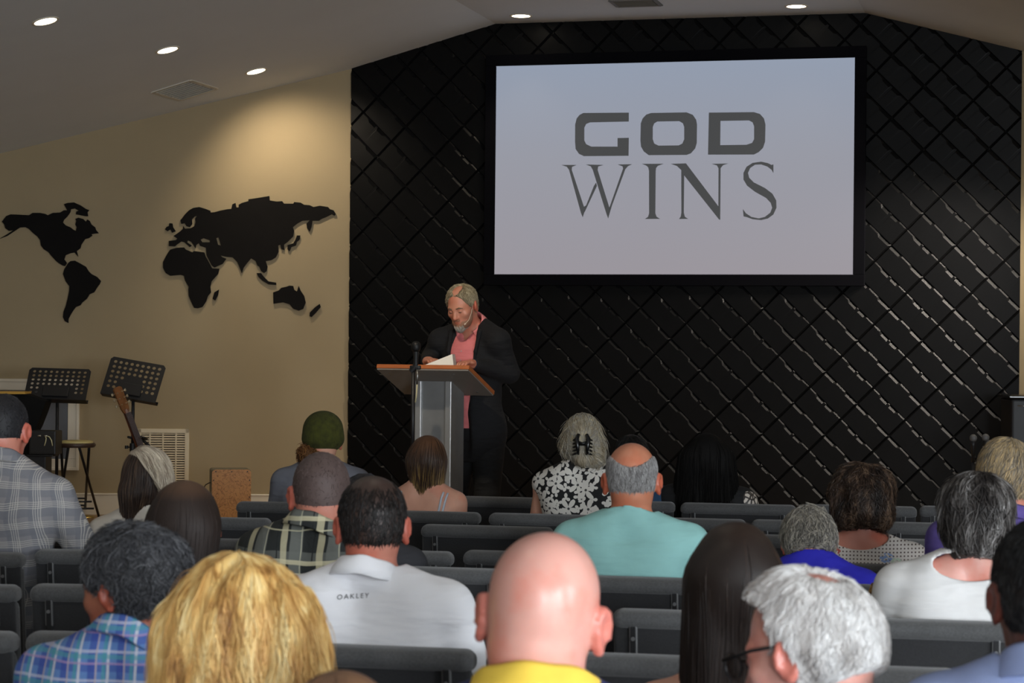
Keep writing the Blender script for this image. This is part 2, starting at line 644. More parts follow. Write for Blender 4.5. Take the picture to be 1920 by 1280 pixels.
sa, sb = scr(927, 514), scr(1603, 108)
sx0, sx1, sz0, sz1 = sa.x, sb.x, sa.z, scr(1267, 116).z
sroot = empty('projection_screen', ((sx0 + sx1) / 2, YW, sz0), 0, 'big lit screen reading GOD WINS in a wide black border on the dark wall', 'screen')
bm = bmesh.new()
FB = 0.09
cx, cz, sw_, sh_ = (sx0 + sx1) / 2, (sz0 + sz1) / 2, sx1 - sx0, sz1 - sz0
L = lambda x, y, z: Vector((x, y, z)) - sroot.location
for dx, dz, w, h in ((0, sh_ / 2 + FB / 2, sw_ + 2 * FB, FB), (0, -sh_ / 2 - FB / 2, sw_ + 2 * FB, FB), (sw_ / 2 + FB / 2, 0, FB, sh_), (-sw_ / 2 - FB / 2, 0, FB, sh_)):
    box(bm, L(cx + dx, YW - 0.06, cz + dz), (w, 0.05, h), None, 0.004)
obj('border', bm, mat('black_velvet_border', (0.0025, 0.0025, 0.004), 0.9, spec=0.08), sroot)
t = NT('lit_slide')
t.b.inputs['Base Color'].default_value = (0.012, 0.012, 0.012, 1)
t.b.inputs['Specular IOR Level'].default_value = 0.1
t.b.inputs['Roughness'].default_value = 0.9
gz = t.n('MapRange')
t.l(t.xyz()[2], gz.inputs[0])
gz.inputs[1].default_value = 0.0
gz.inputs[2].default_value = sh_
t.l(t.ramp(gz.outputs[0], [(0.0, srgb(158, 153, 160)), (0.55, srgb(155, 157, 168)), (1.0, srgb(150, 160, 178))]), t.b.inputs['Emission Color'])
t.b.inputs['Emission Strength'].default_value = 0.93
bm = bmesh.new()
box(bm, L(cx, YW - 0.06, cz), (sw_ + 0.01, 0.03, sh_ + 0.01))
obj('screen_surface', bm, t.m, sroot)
ZX = lambda X: 1040 + X / 4.364
ZY = lambda Y: 190 + Y / 4.364
GL = {'G': [[(235, 95), (607, 92), (607, 165), (290, 172), (258, 185), (243, 215), (243, 320), (258, 350), (300, 370), (515, 370), (515, 300), (607, 298), (605, 445), (240, 448), (200, 430), (172, 390), (167, 330), (168, 190), (180, 140), (205, 110)]],
      'O': [[(790, 95), (1080, 90), (1130, 110), (1158, 150), (1165, 190), (1163, 340), (1150, 385), (1115, 425), (1080, 438), (770, 440), (730, 410), (707, 370), (702, 320), (705, 180), (720, 140), (750, 108)],
            [(840, 165), (1020, 162), (1050, 180), (1060, 210), (1060, 310), (1045, 345), (1015, 360), (850, 362), (815, 345), (803, 310), (803, 210), (815, 180)]],
      'D': [[(1262, 92), (1630, 88), (1680, 103), (1713, 140), (1725, 190), (1722, 330), (1705, 380), (1670, 415), (1630, 435), (1255, 436)],
            [(1357, 160), (1590, 156), (1620, 172), (1632, 205), (1632, 310), (1615, 340), (1570, 355), (1355, 358)]],
      'W1': [[(55, 520), (180, 520), (142, 536), (140, 560), (240, 862), (262, 848), (230, 948), (216, 915), (118, 560), (100, 535)]],
      'W2': [[(255, 516), (400, 520), (356, 533), (352, 560), (447, 866), (470, 848), (438, 958), (424, 920), (312, 560), (296, 532)]],
      'W3': [[(462, 872), (449, 905), (438, 948), (432, 915), (560, 550), (556, 532), (515, 516), (634, 514), (600, 530), (578, 556)]],
      'W4': [[(236, 905), (246, 905), (346, 692), (340, 664), (322, 690)]],
      'I': [[(714, 511), (893, 510), (845, 527), (830, 545), (827, 570), (824, 915), (834, 943), (862, 961), (738, 962), (764, 945), (773, 915), (772, 570), (766, 540), (750, 525)]],
      'N': [[(950, 511), (1075, 507), (1340, 858), (1341, 548), (1328, 524), (1284, 511), (1420, 508), (1378, 522), (1358, 546), (1355, 968), (1345, 966), (1060, 606), (1057, 910), (1066, 944), (1092, 961), (1018, 962), (1032, 942), (1037, 910), (1036, 562), (1000, 528)]],
      'S': [[(1790, 515), (1790, 586), (1775, 560), (1740, 533), (1690, 516), (1640, 518), (1600, 545), (1582, 585), (1592, 625), (1630, 663), (1720, 708), (1782, 755), (1813, 810), (1815, 870), (1790, 925), (1745, 958), (1690, 971), (1620, 964), (1570, 946), (1546, 941), (1540, 880), (1565, 915), (1610, 945), (1670, 957), (1720, 945), (1765, 910), (1780, 870), (1768, 830), (1730, 790), (1640, 740), (1575, 690), (1545, 640), (1545, 585), (1570, 535), (1620, 503), (1690, 493), (1745, 505), (1775, 520)]]}
ink = NT('grey_slide_ink')
ink.b.inputs['Base Color'].default_value = (0.012, 0.012, 0.012, 1)
ink.b.inputs['Specular IOR Level'].default_value = 0.1
ink.b.inputs['Emission Color'].default_value = srgb(73, 74, 75)
ink.b.inputs['Emission Strength'].default_value = 0.9
for nm, keys in (('word_god', ('G', 'O', 'D')), ('word_wins', ('W1', 'W2', 'W3', 'W4', 'I', 'N', 'S'))):
    bm = bmesh.new()
    for k in keys:
        loops = [[(ZX(a), ZY(b)) for a, b in l] for l in GL[k]]
        prism(bm, loops, lambda x, y: scr(x, y) - sroot.location + Vector((0, -0.0008, 0)), (0, -0.0015, 0))
    props(obj(nm, bm, ink.m, sroot), 'dark grey lettering on the screen')

# ------------------------------------------------------------------ wall map
MAPS = {
 'North America': [[(0, 313), (40, 289), (75, 266), (50, 270), (30, 255), (25, 235), (12, 220), (35, 190), (60, 180), (110, 182), (160, 185), (180, 172), (220, 172), (250, 178), (262, 185), (290, 172), (330, 170), (350, 158), (368, 158), (350, 125), (370, 118), (405, 115), (440, 130), (470, 150), (488, 157), (478, 168), (482, 190), (465, 190), (440, 185), (415, 180), (418, 165), (430, 160), (410, 148), (388, 152), (385, 168), (370, 190), (350, 210), (345, 225), (360, 240), (385, 250), (400, 262), (415, 270), (420, 250), (412, 235), (418, 215), (412, 205), (430, 198), (455, 205), (470, 220), (478, 208), (490, 215), (500, 235), (520, 250), (525, 265), (540, 283), (520, 285), (500, 288), (505, 296), (485, 310), (465, 315), (445, 345), (440, 365), (420, 380), (428, 410), (408, 388), (385, 392), (360, 402), (352, 425), (362, 438), (366, 446), (356, 462), (345, 460), (320, 445), (305, 432), (285, 410), (265, 385), (240, 370), (225, 350), (220, 320), (205, 300), (185, 285), (160, 260), (140, 250), (110, 252), (95, 262), (75, 275), (40, 298)]],
 'South America': [[(372, 447), (385, 435), (410, 432), (440, 448), (470, 465), (485, 490), (500, 505), (530, 520), (552, 543), (545, 560), (530, 580), (515, 605), (490, 615), (475, 640), (450, 660), (440, 675), (415, 685), (400, 705), (385, 730), (375, 750), (375, 772), (355, 762), (345, 740), (348, 710), (360, 680), (370, 640), (378, 600), (380, 572), (360, 545), (345, 505), (352, 480), (362, 464)]],
 'Europe and Asia': [[(922, 325), (960, 320), (968, 312), (948, 298), (985, 272), (998, 260), (1000, 243), (1010, 258), (1040, 256), (1060, 245), (1068, 222), (1065, 205), (1075, 188), (1063, 192), (1047, 208), (1050, 232), (1035, 250), (1018, 245), (1008, 228), (990, 232), (985, 213), (1010, 180), (1032, 158), (1055, 145), (1088, 140), (1122, 150), (1148, 160), (1150, 170), (1172, 168), (1200, 160), (1240, 152), (1262, 150), (1268, 125), (1285, 118), (1290, 142), (1302, 142), (1302, 128), (1320, 118), (1355, 108), (1355, 98), (1410, 90), (1470, 80), (1472, 104), (1510, 110), (1540, 108), (1550, 122), (1600, 122), (1605, 113), (1640, 116), (1660, 128), (1690, 130), (1710, 140), (1745, 133), (1790, 140), (1800, 152), (1820, 158), (1832, 178), (1825, 188), (1810, 180), (1780, 195), (1755, 205), (1740, 215), (1705, 215), (1700, 250), (1690, 275), (1675, 255), (1672, 232), (1690, 212), (1650, 215), (1620, 232), (1598, 250), (1605, 270), (1600, 300), (1570, 330), (1550, 345), (1552, 375), (1535, 370), (1530, 345), (1518, 350), (1520, 385), (1505, 415), (1480, 430), (1450, 435), (1460, 465), (1455, 490), (1440, 500), (1425, 490), (1415, 465), (1405, 460), (1395, 435), (1370, 420), (1345, 450), (1330, 470), (1320, 500), (1308, 470), (1295, 440), (1270, 415), (1240, 412), (1205, 405), (1188, 390), (1215, 414), (1235, 422), (1215, 450), (1170, 470), (1155, 458), (1128, 405), (1124, 362), (1092, 352), (1085, 337), (1072, 346), (1067, 364), (1055, 345), (1044, 330), (1026, 322), (1022, 332), (1047, 350), (1036, 358), (1008, 333), (990, 328), (965, 345), (955, 355), (922, 353)],
                     [(1095, 318), (1110, 310), (1145, 322), (1145, 332), (1105, 332)], [(1180, 310), (1192, 305), (1200, 330), (1205, 350), (1190, 345), (1185, 325)]],
 'Africa': [[(930, 372), (965, 362), (1005, 360), (1015, 372), (1050, 386), (1060, 380), (1115, 387), (1123, 410), (1140, 440), (1158, 474), (1198, 476), (1190, 505), (1155, 545), (1148, 575), (1152, 605), (1135, 625), (1125, 655), (1105, 685), (1080, 692), (1060, 690), (1045, 660), (1030, 625), (1028, 590), (1030, 575), (1010, 540), (1005, 515), (985, 510), (930, 515), (905, 500), (890, 470), (890, 440), (905, 410), (920, 385)]],
 'the British Isles': [[(900, 262), (910, 248), (922, 244), (925, 228), (942, 230), (945, 250), (960, 272), (940, 280), (930, 262), (915, 272)]],
 'Madagascar': [[(1170, 605), (1195, 590), (1190, 620), (1175, 650), (1160, 640)]],
 'Japan': [[(1620, 295), (1638, 295), (1635, 318), (1620, 330), (1615, 350), (1590, 358), (1580, 382), (1568, 370), (1568, 348), (1600, 338), (1612, 318)]],
 'Indonesia': [[(1400, 500), (1424, 500), (1440, 520), (1465, 545), (1507, 552), (1507, 565), (1465, 562), (1430, 540), (1410, 520)]],
 'Australia': [[(1490, 605), (1520, 595), (1535, 580), (1560, 575), (1580, 568), (1600, 570), (1605, 590), (1620, 600), (1630, 570), (1640, 595), (1660, 625), (1668, 660), (1655, 695), (1630, 705), (1600, 695), (1580, 670), (1545, 660), (1492, 667)]],
 'New Zealand': [[(1720, 685), (1745, 668), (1750, 685), (1725, 715), (1700, 740), (1688, 735), (1690, 715)]]}
map_m = mat('black_map_board', (0.007, 0.006, 0.0055), 0.85, 0, 0.1, spec=0.15)
for nm, loops in MAPS.items():
    bm = bmesh.new()
    lp = [[tan_uv(a / 2.909, 340 + b / 2.909) for a, b in l] for l in loops]
    prism(bm, lp, lambda u, z: tan_pt(u, z, 0.002), TAN_LN * 0.017)
    props(obj('wall_map_piece', bm, map_m), 'black cut-out of %s from the world map on the tan wall' % nm, 'wall decoration', 'pieces of the black world map')

# ------------------------------------------------------------------ return air grille on the tan wall
gu0, gz1 = tan_uv(355, 804)
gu1, gz0 = tan_uv(256, 935)
gw, gh = gu1 - gu0, gz1 - gz0
gc = tan_pt((gu0 + gu1) / 2, (gz0 + gz1) / 2, 0.0)
groot = empty('return_air_grille', gc, math.atan2(-TAN_LT.y, -TAN_LT.x), 'white slotted return air grille low on the tan wall behind the guitar', 'air vent')
gm = mat('white_grille_enamel', srgb(222, 208, 178), 0.5)
bm = bmesh.new()
b_ = 0.035
for x, z, w, h in ((0, gh / 2 - b_ / 2, gw, b_), (0, -gh / 2 + b_ / 2, gw, b_), (gw / 2 - b_ / 2, 0, b_, gh), (-gw / 2 + b_ / 2, 0, b_, gh)):
    box(bm, (x, -0.012, z), (w, 0.02, h), None, 0.003)
for k in (1, 2, 3):
    box(bm, (-gw / 2 + gw * k / 4, -0.012, 0), (0.012, 0.016, gh - 0.04))
obj('frame', bm, gm, groot)
bm = bmesh.new()
ns = 26
for k in range(ns):
    box(bm, (0, -0.011, -gh / 2 + b_ + (gh - 2 * b_) * (k + 0.5) / ns), (gw - 2 * b_ + 0.01, 0.012, 0.0035 + 0.006), Matrix.Rotation(R(-30), 3, 'X'))
obj('louvres', bm, gm, groot)
bm = bmesh.new()
box(bm, (0, -0.003, 0), (gw - 0.02, 0.004, gh - 0.02))
obj('backing', bm, mat('grille_dark', (0.03, 0.028, 0.025), 0.8), groot)


# ------------------------------------------------------------------ music stands
def music_stand(top_c, w, h, tilt, yaw, roll, foot_z, label, cols, rows, skip, knob=0.45):
    """desk seen from its back, a perforated steel tray on a pole"""
    r = empty('music_stand', (top_c.x, top_c.y, foot_z), 0, label, 'music stand', 'black music stands')
    O = Vector((0, 0, top_c.z - foot_z))
    M = Matrix.Rotation(yaw, 4, 'Z') @ Matrix.Rotation(roll, 4, 'Y') @ Matrix.Rotation(tilt, 4, 'X')
    bm = bmesh.new()
    cw, ch = w / (cols + 1.0), h / (rows + 1.6)
    outer = [(-w / 2, -h / 2), (w / 2, -h / 2), (w / 2, h / 2 - 0.02), (w / 2 - 0.02, h / 2), (-w / 2 + 0.02, h / 2), (-w / 2, h / 2 - 0.02)]
    holes = []
    for i in range(cols):
        for j in range(rows):
            if (i, j) in skip:
                continue
            x, z = (i - (cols - 1) / 2) * cw, h / 2 - ch * (j + 0.9)
            rr = min(cw, ch) * 0.30
            holes.append([(x + rr * 1.15 * math.cos(a * math.pi / 4), z + rr * math.sin(a * math.pi / 4)) for a in range(8)][::-1])
    prism(bm, [outer] + holes, lambda x, z: O + M @ Vector((x, 0, z)), M.to_3x3() @ Vector((0, 0.002, 0)))
    obj('desk', bm, BLACK, r)
    bm = bmesh.new()
    box(bm, O + M @ Vector((0, 0.03, -h / 2)), (w, 0.06, 0.004), M.to_3x3())
    box(bm, O + M @ Vector((0, 0.06, -h / 2 + 0.012)), (w, 0.004, 0.028), M.to_3x3())
    obj('ledge', bm, BLACK, r)
    bm = bmesh.new()
    box(bm, O + M @ Vector((0, -0.012, -h * 0.28)), (w * 0.42, 0.012, h * 0.30), M.to_3x3(), 0.004)
    obj('mounting_plate', bm, BLACK, r)
    zt = O.z - h * 0.42
    bm = bmesh.new()
    tube(bm, [(0, 0, 0.24), (0, 0, zt * knob)], 0.017, 12)
    obj('lower_tube', bm, BLACK, r, smooth=True)
    bm = bmesh.new()
    tube(bm, [(0, 0, zt * knob - 0.02), (0, 0, zt + h * 0.22)], 0.0125, 12)
    obj('upper_tube', bm, BLACK, r, smooth=True)
    bm = bmesh.new()
    tube(bm, [(0, 0, zt * knob - 0.03), (0, 0, zt * knob + 0.03)], 0.023, 12)
    tube(bm, [(0, 0, zt * knob), (-0.05, -0.01, zt * knob)], 0.006, 8)
    tube(bm, [(-0.045, -0.01, zt * knob - 0.012), (-0.045, -0.01, zt * knob + 0.012)], 0.014, 10)
    obj('clamp', bm, BLACK, r, angle=40)
    for k in range(3):
        a = 2 * math.pi * k / 3 + 0.5
        bm = bmesh.new()
        tube(bm, [(0.013 * math.cos(a), 0.013 * math.sin(a), 0.27), (0.26 * math.cos(a), 0.26 * math.sin(a), 0.012)], 0.008, 8)
        obj('leg', bm, BLACK, r, smooth=True)
    return r


D1 = 16.2
sk1 = {(i, j) for i in range(2, 8) for j in (4, 5)}
music_stand(at(108, 719, D1), 0.485, 0.262, R(-28), R(8), R(1), ST, 'black perforated music stand in front of the white-framed window, set level', 10, 6, sk1, 0.30)
sk2 = {(i, j) for i in range(3, 6) for j in (3, 4, 5)} | {(2, 4), (2, 5)}
music_stand(at(250, 711, D1), 0.445, 0.305, R(-22), R(4), R(9), ST, 'black perforated music stand with its desk tilted, above the guitar headstock', 9, 6, sk2, 0.62)
# ------------------------------------------------------------------ guitar on its stand
def local(o, p):
    return o.matrix_world.inverted() @ Vector(p)


gd = 15.55
gtop, gend = at(221, 728, gd), at(262, 835, gd + 0.04)
gax = (gend - gtop).normalized()
groot = empty('acoustic_guitar', gtop + gax * 1.02, 0, 'acoustic guitar with a brown neck leaning upright below the tilted music stand', 'guitar')
wood_n = mat('neck_mahogany', srgb(96, 52, 34), 0.4, 0, 0.2, 30)
wood_h = mat('headstock_wood', srgb(120, 78, 44), 0.35, 0, 0.25, 30)
gz = -gax
gx = Vector((0.55, 0.83, 0)).normalized()
gy = gz.cross(gx).normalized()
gx = gy.cross(gz).normalized()
GM = Matrix((gx, gy, gz)).transposed()                      # local: x across the face, y back, z to the headstock
gp = lambda x, y, s: (gtop + gax * s + GM @ Vector((x, y, 0))) - groot.location
bm = bmesh.new()
prism(bm, [[(-0.036, 0.0), (-0.02, -0.012), (0.02, -0.012), (0.036, 0.0), (0.034, 0.15), (0.024, 0.185), (-0.024, 0.185), (-0.034, 0.15)]], lambda x, s: gp(x, 0.0, s), GM @ Vector((0, 0.016, 0)))
obj('headstock', bm, wood_h, groot)
bm = bmesh.new()
for s in (0.03, 0.075, 0.12):
    for sd in (-1, 1):
        tube(bm, [gp(sd * 0.030, 0.01, s), gp(sd * 0.052, 0.01, s)], 0.004, 8)
        box(bm, gp(sd * 0.058, 0.01, s), (0.016, 0.012, 0.022), GM, 0.004)
        tube(bm, [gp(sd * 0.02, -0.008, s), gp(sd * 0.02, 0.002, s)], 0.005, 8)
obj('tuning_pegs', bm, mat('brass_pegs', (0.7, 0.62, 0.45), 0.3, 1.0), groot, angle=40)
bm = bmesh.new()
tube(bm, [gp(0, 0.012, 0.16), gp(0, 0.012, 0.4), gp(0, 0.012, 0.56)], [0.021, 0.024, 0.028], 14)
obj('neck', bm, wood_n, groot, smooth=True)
bm = bmesh.new()
box(bm, gp(0, -0.009, 0.42), (0.05, 0.012, 0.46), GM, 0.002)
for k in range(12):
    box(bm, gp(0, -0.016, 0.2 + 0.42 * (1 - 0.945 ** (k + 1)) * 1.6), (0.046, 0.002, 0.002), GM)
obj('fingerboard', bm, mat('ebony', srgb(58, 34, 26), 0.45), groot)
bm = bmesh.new()
out = []
for k in range(40):
    a = 2 * math.pi * k / 40
    s = -math.cos(a)
    wd = 0.135 + 0.045 * s - 0.030 * math.exp(-((s + 0.15) / 0.28) ** 2)
    out.append((wd * 1.08 * math.sin(a) if abs(math.sin(a)) < 0.6 else math.copysign(wd, math.sin(a)), 0.79 + 0.24 * s))
prism(bm, [out], lambda x, s: gp(x, 0.0, s), GM @ Vector((0, 0.095, 0)))
obj('body', bm, mat('guitar_body_wood', srgb(150, 92, 50), 0.35, 0, 0.15, 20), groot)
bm = bmesh.new()
lathe(bm, [(0.05, 0), (0.05, 0.002)], gp(0, -0.003, 0.68), 24, (GM.to_4x4() @ Matrix.Rotation(R(90), 4, 'X')))
obj('sound_hole', bm, DARKPL, groot)
bm = bmesh.new()
for k in range(6):
    x = -0.018 + 0.0072 * k
    tube(bm, [gp(x, -0.018, 0.17), gp(x * 1.3, -0.02, 0.86)], 0.0006, 4)
obj('strings', bm, CHROME, groot)

bp = on_z(246, 1005, ST)
bp = Vector((groot.location.x + 0.02, groot.location.y + 0.16, ST))
gs = empty('guitar_stand', bp, 0, 'black guitar stand with a yoke holding the acoustic guitar neck', 'guitar stand')
yk = at(259, 822, gd + 0.05) - bp
bm = bmesh.new()
tube(bm, [(0, 0, 0.2), (yk.x * 0.7, yk.y + 0.04, yk.z - 0.05), (yk.x, yk.y + 0.05, yk.z)], 0.012, 10)
obj('pole', bm, BLACK, gs, smooth=True)
bm = bmesh.new()
tube(bm, [yk + Vector((0, 0.05, 0)), yk + Vector((0, 0.045, 0))], 0.02, 10)
for sd in (-1, 1):
    tube(bm, [yk + Vector((0, 0.05, 0)), yk + Vector((sd * 0.055, 0.03, 0.0)), yk + Vector((sd * 0.058, -0.045, 0.012))], 0.009, 10)
obj('yoke', bm, BLACK, gs, smooth=True)
for k in range(3):
    a = 2 * math.pi * k / 3 + 0.9
    bm = bmesh.new()
    tube(bm, [(0, 0, 0.22), (0.17 * math.cos(a), 0.17 * math.sin(a), 0.015)], 0.009, 8)
    obj('leg', bm, BLACK, gs, smooth=True)

# ------------------------------------------------------------------ folding stool
sd_ = 16.25
sc_ = at(143, 833, sd_)
stool = empty('folding_stool', (sc_.x, sc_.y, ST), 0, 'round folding stool with black crossed legs and a pale seat top', 'stool')
sh = sc_.z - ST
bm = bmesh.new()
lathe(bm, [(0.10, sh - 0.022), (0.138, sh - 0.02), (0.147, sh - 0.006), (0.145, sh + 0.006), (0.135, sh + 0.013), (0.10, sh + 0.014)], seg=40)
obj('seat', bm, mat('stool_brown_vinyl', srgb(62, 44, 34), 0.45), stool, angle=50)
bm = bmesh.new()
lathe(bm, [(0.128, sh + 0.012), (0.126, sh + 0.026), (0.10, sh + 0.031), (0.01, sh + 0.032)], seg=40)
obj('cushion_top', bm, mat('pale_seat_pad', srgb(196, 180, 120), 0.6, 0, 0.05), stool, angle=50)
so = stool.location
for (tx, ty, td), (bx_, by_) in (((149, 840, sd_ - 0.06), (186, 972)), ((167, 840, sd_ + 0.02), (159, 962)), ((115, 840, sd_ - 0.05), (121, 962)), ((128, 840, sd_ + 0.05), (108, 972))):
    a, b = at(tx, ty, td) - so, on_z(bx_, by_, ST) - so
    b.z = 0.008
    bm = bmesh.new()
    tube(bm, [a, a.lerp(b, 0.5) + Vector((0, 0, 0)), b], 0.0105, 10)
    obj('leg', bm, BLACK, stool, smooth=True)
for (xa, xb, yy) in ((121, 160, 934), (121, 172, 940), (122, 160, 947), (122, 176, 953)):
    dd = sd_ + (0.12 if yy in (934, 947) else -0.05)
    bm = bmesh.new()
    tube(bm, [at(xa, yy, dd) - so, at(xb, yy, dd) - so], 0.007, 8)
    obj('rung', bm, BLACK, stool, smooth=True)

# small brass disc and cable on the stage floor
p = on_z(160, 970, ST)
bm = bmesh.new()
lathe(bm, [(0.075, 0.002), (0.07, 0.012), (0.03, 0.02), (0.005, 0.022)], seg=28)
o = props(obj('brass_disc', bm, mat('dull_brass', (0.5, 0.36, 0.12), 0.35, 1.0), angle=60), 'small flat brass disc lying on the stage floor under the stool', 'disc')
o.location = p
bm = bmesh.new()
tube(bm, [on_z(a, b, ST) + Vector((0, 0, 0.004)) for a, b in ((192, 968), (182, 974), (170, 982), (160, 987), (146, 988), (120, 986), (90, 990))], 0.004, 6)
props(obj('floor_cable', bm, DARKPL, smooth=True), 'thin black cable snaking over the stage floor by the stool', 'cable')

# ------------------------------------------------------------------ left: tapered black lectern, amplifier on its stand
ld = 16.0
lp = at(10, 735, ld)
lec = empty('music_lectern', (lp.x, lp.y, ST), 0, 'black tapering lectern with a thin gold top edge at the left border', 'lectern')
lo = lec.location
bm = bmesh.new()
prof = [(-70, 738), (46, 738), (86, 752), (78, 775), (68, 800), (60, 815), (52, 940), (-70, 940)]
prism(bm, [prof], lambda x, y: at(x, y, ld) - lo, CAM_M.to_3x3() @ Vector((0, 0, -0.22)))
obj('cabinet', bm, mat('dull_black_board', (0.005, 0.005, 0.005), 0.8, 0, 0.1, spec=0.15), lec)
bm = bmesh.new()
prism(bm, [[(-70, 733.5), (46, 734.5), (48, 738.5), (-70, 738.5)]], lambda x, y: at(x, y, ld - 0.015) - lo, CAM_M.to_3x3() @ Vector((0, 0, -0.24)))
obj('top_edge', bm, mat('gold_edge', srgb(206, 160, 70), 0.4, 0.3), lec)
ad = 15.8
ap = at(79, 830, ad)
amp = empty('amplifier', (ap.x, ap.y, ap.z - 0.09), R(12), 'small black amplifier box with two jack plugs beside the stool', 'amplifier')
bm = bmesh.new()
box(bm, (0, 0.10, 0.09), (0.20, 0.2, 0.178), None, 0.008)
obj('case', bm, DARKPL, amp)
bm = bmesh.new()
box(bm, (0, -0.003, 0.09), (0.178, 0.008, 0.155), None, 0.003)
obj('front_panel', bm, mat('amp_front', (0.013, 0.012, 0.011), 0.7, 0, 0.2, 200), amp)
jm = mat('jack_plug_metal', (0.8, 0.78, 0.7), 0.25, 1.0)
cab_m = mat('pale_cable', srgb(214, 206, 160), 0.5)
for x, hook in ((-0.018, False), (0.03, True)):
    bm = bmesh.new()
    tube(bm, [(x - 0.012, -0.014, 0.142), (x + 0.014, -0.014, 0.142)], 0.0065, 10)
    obj('jack_plug', bm, jm, amp, smooth=True)
for pts in ([(0.026, -0.014, 0.142), (0.035, -0.018, 0.125), (0.031, -0.018, 0.10), (0.022, -0.018, 0.07)], [(0.04, -0.014, 0.142), (0.06, -0.02, 0.135), (0.075, -0.02, 0.11), (0.083, -0.02, 0.07)]):
    bm = bmesh.new()
    tube(bm, pts, 0.0038, 8)
    obj('cable', bm, cab_m, amp, smooth=True)
bm = bmesh.new()
lathe(bm, [(0.006, 0), (0.004, 0.003)], (-0.08, -0.003, 0.14), 12, Matrix.Rotation(R(90), 4, 'X'))
obj('knob', bm, CHROME, amp)
astd = empty('amplifier_stand', (ap.x, ap.y, ST), R(12), 'black box stand carrying the small amplifier', 'stand')
ah = ap.z - 0.09 - ST
bm = bmesh.new()
box(bm, (-0.05, 0.10, ah / 2), (0.15, 0.18, ah - 0.02), None, 0.006)
obj('column', bm, DARKPL, astd)
bm = bmesh.new()
box(bm, (-0.02, 0.10, ah - 0.006), (0.2, 0.2, 0.012), None, 0.003)
obj('top_plate', bm, BLACK, astd)

# ------------------------------------------------------------------ cajon
cd_ = 16.3
cp = at(434, 922, cd_)
cz0 = at(434, 880, cd_).z
ch = cz0 - ST
caj = empty('cajon_drum', (cp.x, cp.y, ST), R(14.4 + 12), 'box drum with a patterned wooden front standing by the tan wall', 'drum')
cw = 0.298
bm = bmesh.new()
box(bm, (0, 0.15, ch / 2 + 0.006), (cw, 0.28, ch - 0.012), None, 0.018, 4)
obj('shell', bm, mat('cajon_shell', srgb(112, 106, 86), 0.5, 0, 0.08), caj)
t = NT('cajon_front_wood')
nz = t.noise(13, 2, 0.5, None, 2.6)
ln = t.math('ABSOLUTE', t.math('SUBTRACT', t.math('FRACT', t.math('MULTIPLY', nz, 5.0)), 0.5))
t.l(t.ramp(ln, [(0.0, srgb(150, 92, 42)), (0.06, srgb(184, 122, 60)), (0.14, srgb(212, 150, 82)), (0.5, srgb(220, 158, 90))]), t.b.inputs['Base Color'])
t.b.inputs['Roughness'].default_value = 0.4
bm = bmesh.new()
out = []
for (x, z, a0) in ((cw / 2, ch, 0), (-cw / 2, ch, 90), (-cw / 2, 0.012, 180), (cw / 2, 0.012, 270)):
    rr = 0.028
    for k in range(6):
        a = R(a0 + 18 * k)
        sx, sz = (1 if x > 0 else -1), (1 if z > 0.1 else -1)
        out.append((x - sx * rr + rr * math.cos(a), z - sz * rr + rr * math.sin(a)))
prism(bm, [out], lambda x, z: Vector((x, 0.008, z)), (0, -0.007, 0))
obj('front_plate', bm, t.m, caj)
bm = bmesh.new()
for x in (-0.12, 0, 0.12):
    tube(bm, [(x, 0.0015, ch - 0.016), (x, -0.001, ch - 0.016)], 0.005, 10)
for z in (0.1, 0.25, 0.38):
    for x in (-0.137, 0.137):
        tube(bm, [(x, 0.0015, z), (x, -0.001, z)], 0.005, 10)
obj('screws', bm, BLACK, caj)
for x in (-0.11, 0.11):
    for y in (0.05, 0.25):
        bm = bmesh.new()
        lathe(bm, [(0.016, 0), (0.018, 0.012)], (x, y, 0), 12)
        obj('foot', bm, DARKPL, caj)
bm = bmesh.new()
tube(bm, [at(399, 904, 16.36), at(392, 905, 16.4), at(385, 909, 16.45), at(380, 920, 16.5), on_z(372, 985, ST) + Vector((0, 0, 0.004))], 0.004, 6)
props(obj('instrument_cable', bm, DARKPL, smooth=True), 'thin black cable coming out of the box drum on its left', 'cable')

# ------------------------------------------------------------------ podium
pn = at(792, 687, 12.0)
pyaw = R(-5)
pod = empty('podium', (pn.x, pn.y, ST), pyaw, 'podium with a sloping wooden top on a grey metal column', 'podium')
ph = pn.z - ST
tl = R(-19.5)
TM = Matrix.Translation((0, 0, ph)) @ Matrix.Rotation(tl, 4, 'X')
bm = bmesh.new()
c = TM @ Vector((0, 0.225, 0.0))
box(bm, c, (0.56, 0.45, 0.024), TM.to_3x3(), 0.003)
obj('top', bm, mat('podium_oak_veneer', srgb(178, 98, 50), 0.35, 0, 0.12, 14), pod)
bm = bmesh.new()
c = TM @ Vector((0, 0.225, -0.016))
box(bm, c, (0.552, 0.44, 0.008), TM.to_3x3())
obj('underside', bm, mat('podium_grey_underside', srgb(128, 120, 112), 0.5, 0, 0.05), pod)
alu = NT('brushed_grey_metal')
alu.b.inputs['Metallic'].default_value = 0.55
alu.b.inputs['Roughness'].default_value = 0.42
alu.l(alu.ramp(alu.noise(4, 4), [(0.3, srgb(128, 128, 128)), (0.7, srgb(158, 158, 158))]), alu.b.inputs['Base Color'])
cw_, cdp = 0.222, 0.2
zt = ph - 0.06
bm = bmesh.new()
box(bm, (0, 0.18 + cdp / 2, zt / 2), (cw_ - 0.004, cdp, zt), None, 0.002)
obj('column', bm, alu.m, pod)
for sx in (-1, 1):
    bm = bmesh.new()
    box(bm, (sx * (cw_ / 2 - 0.019), 0.18 - 0.006, zt / 2 - 0.012), (0.038, 0.016, zt - 0.022), None, 0.004)
    obj('edge_rail', bm, mat('podium_rail', srgb(176, 176, 176), 0.35, 0.6), pod)
bm = bmesh.new()
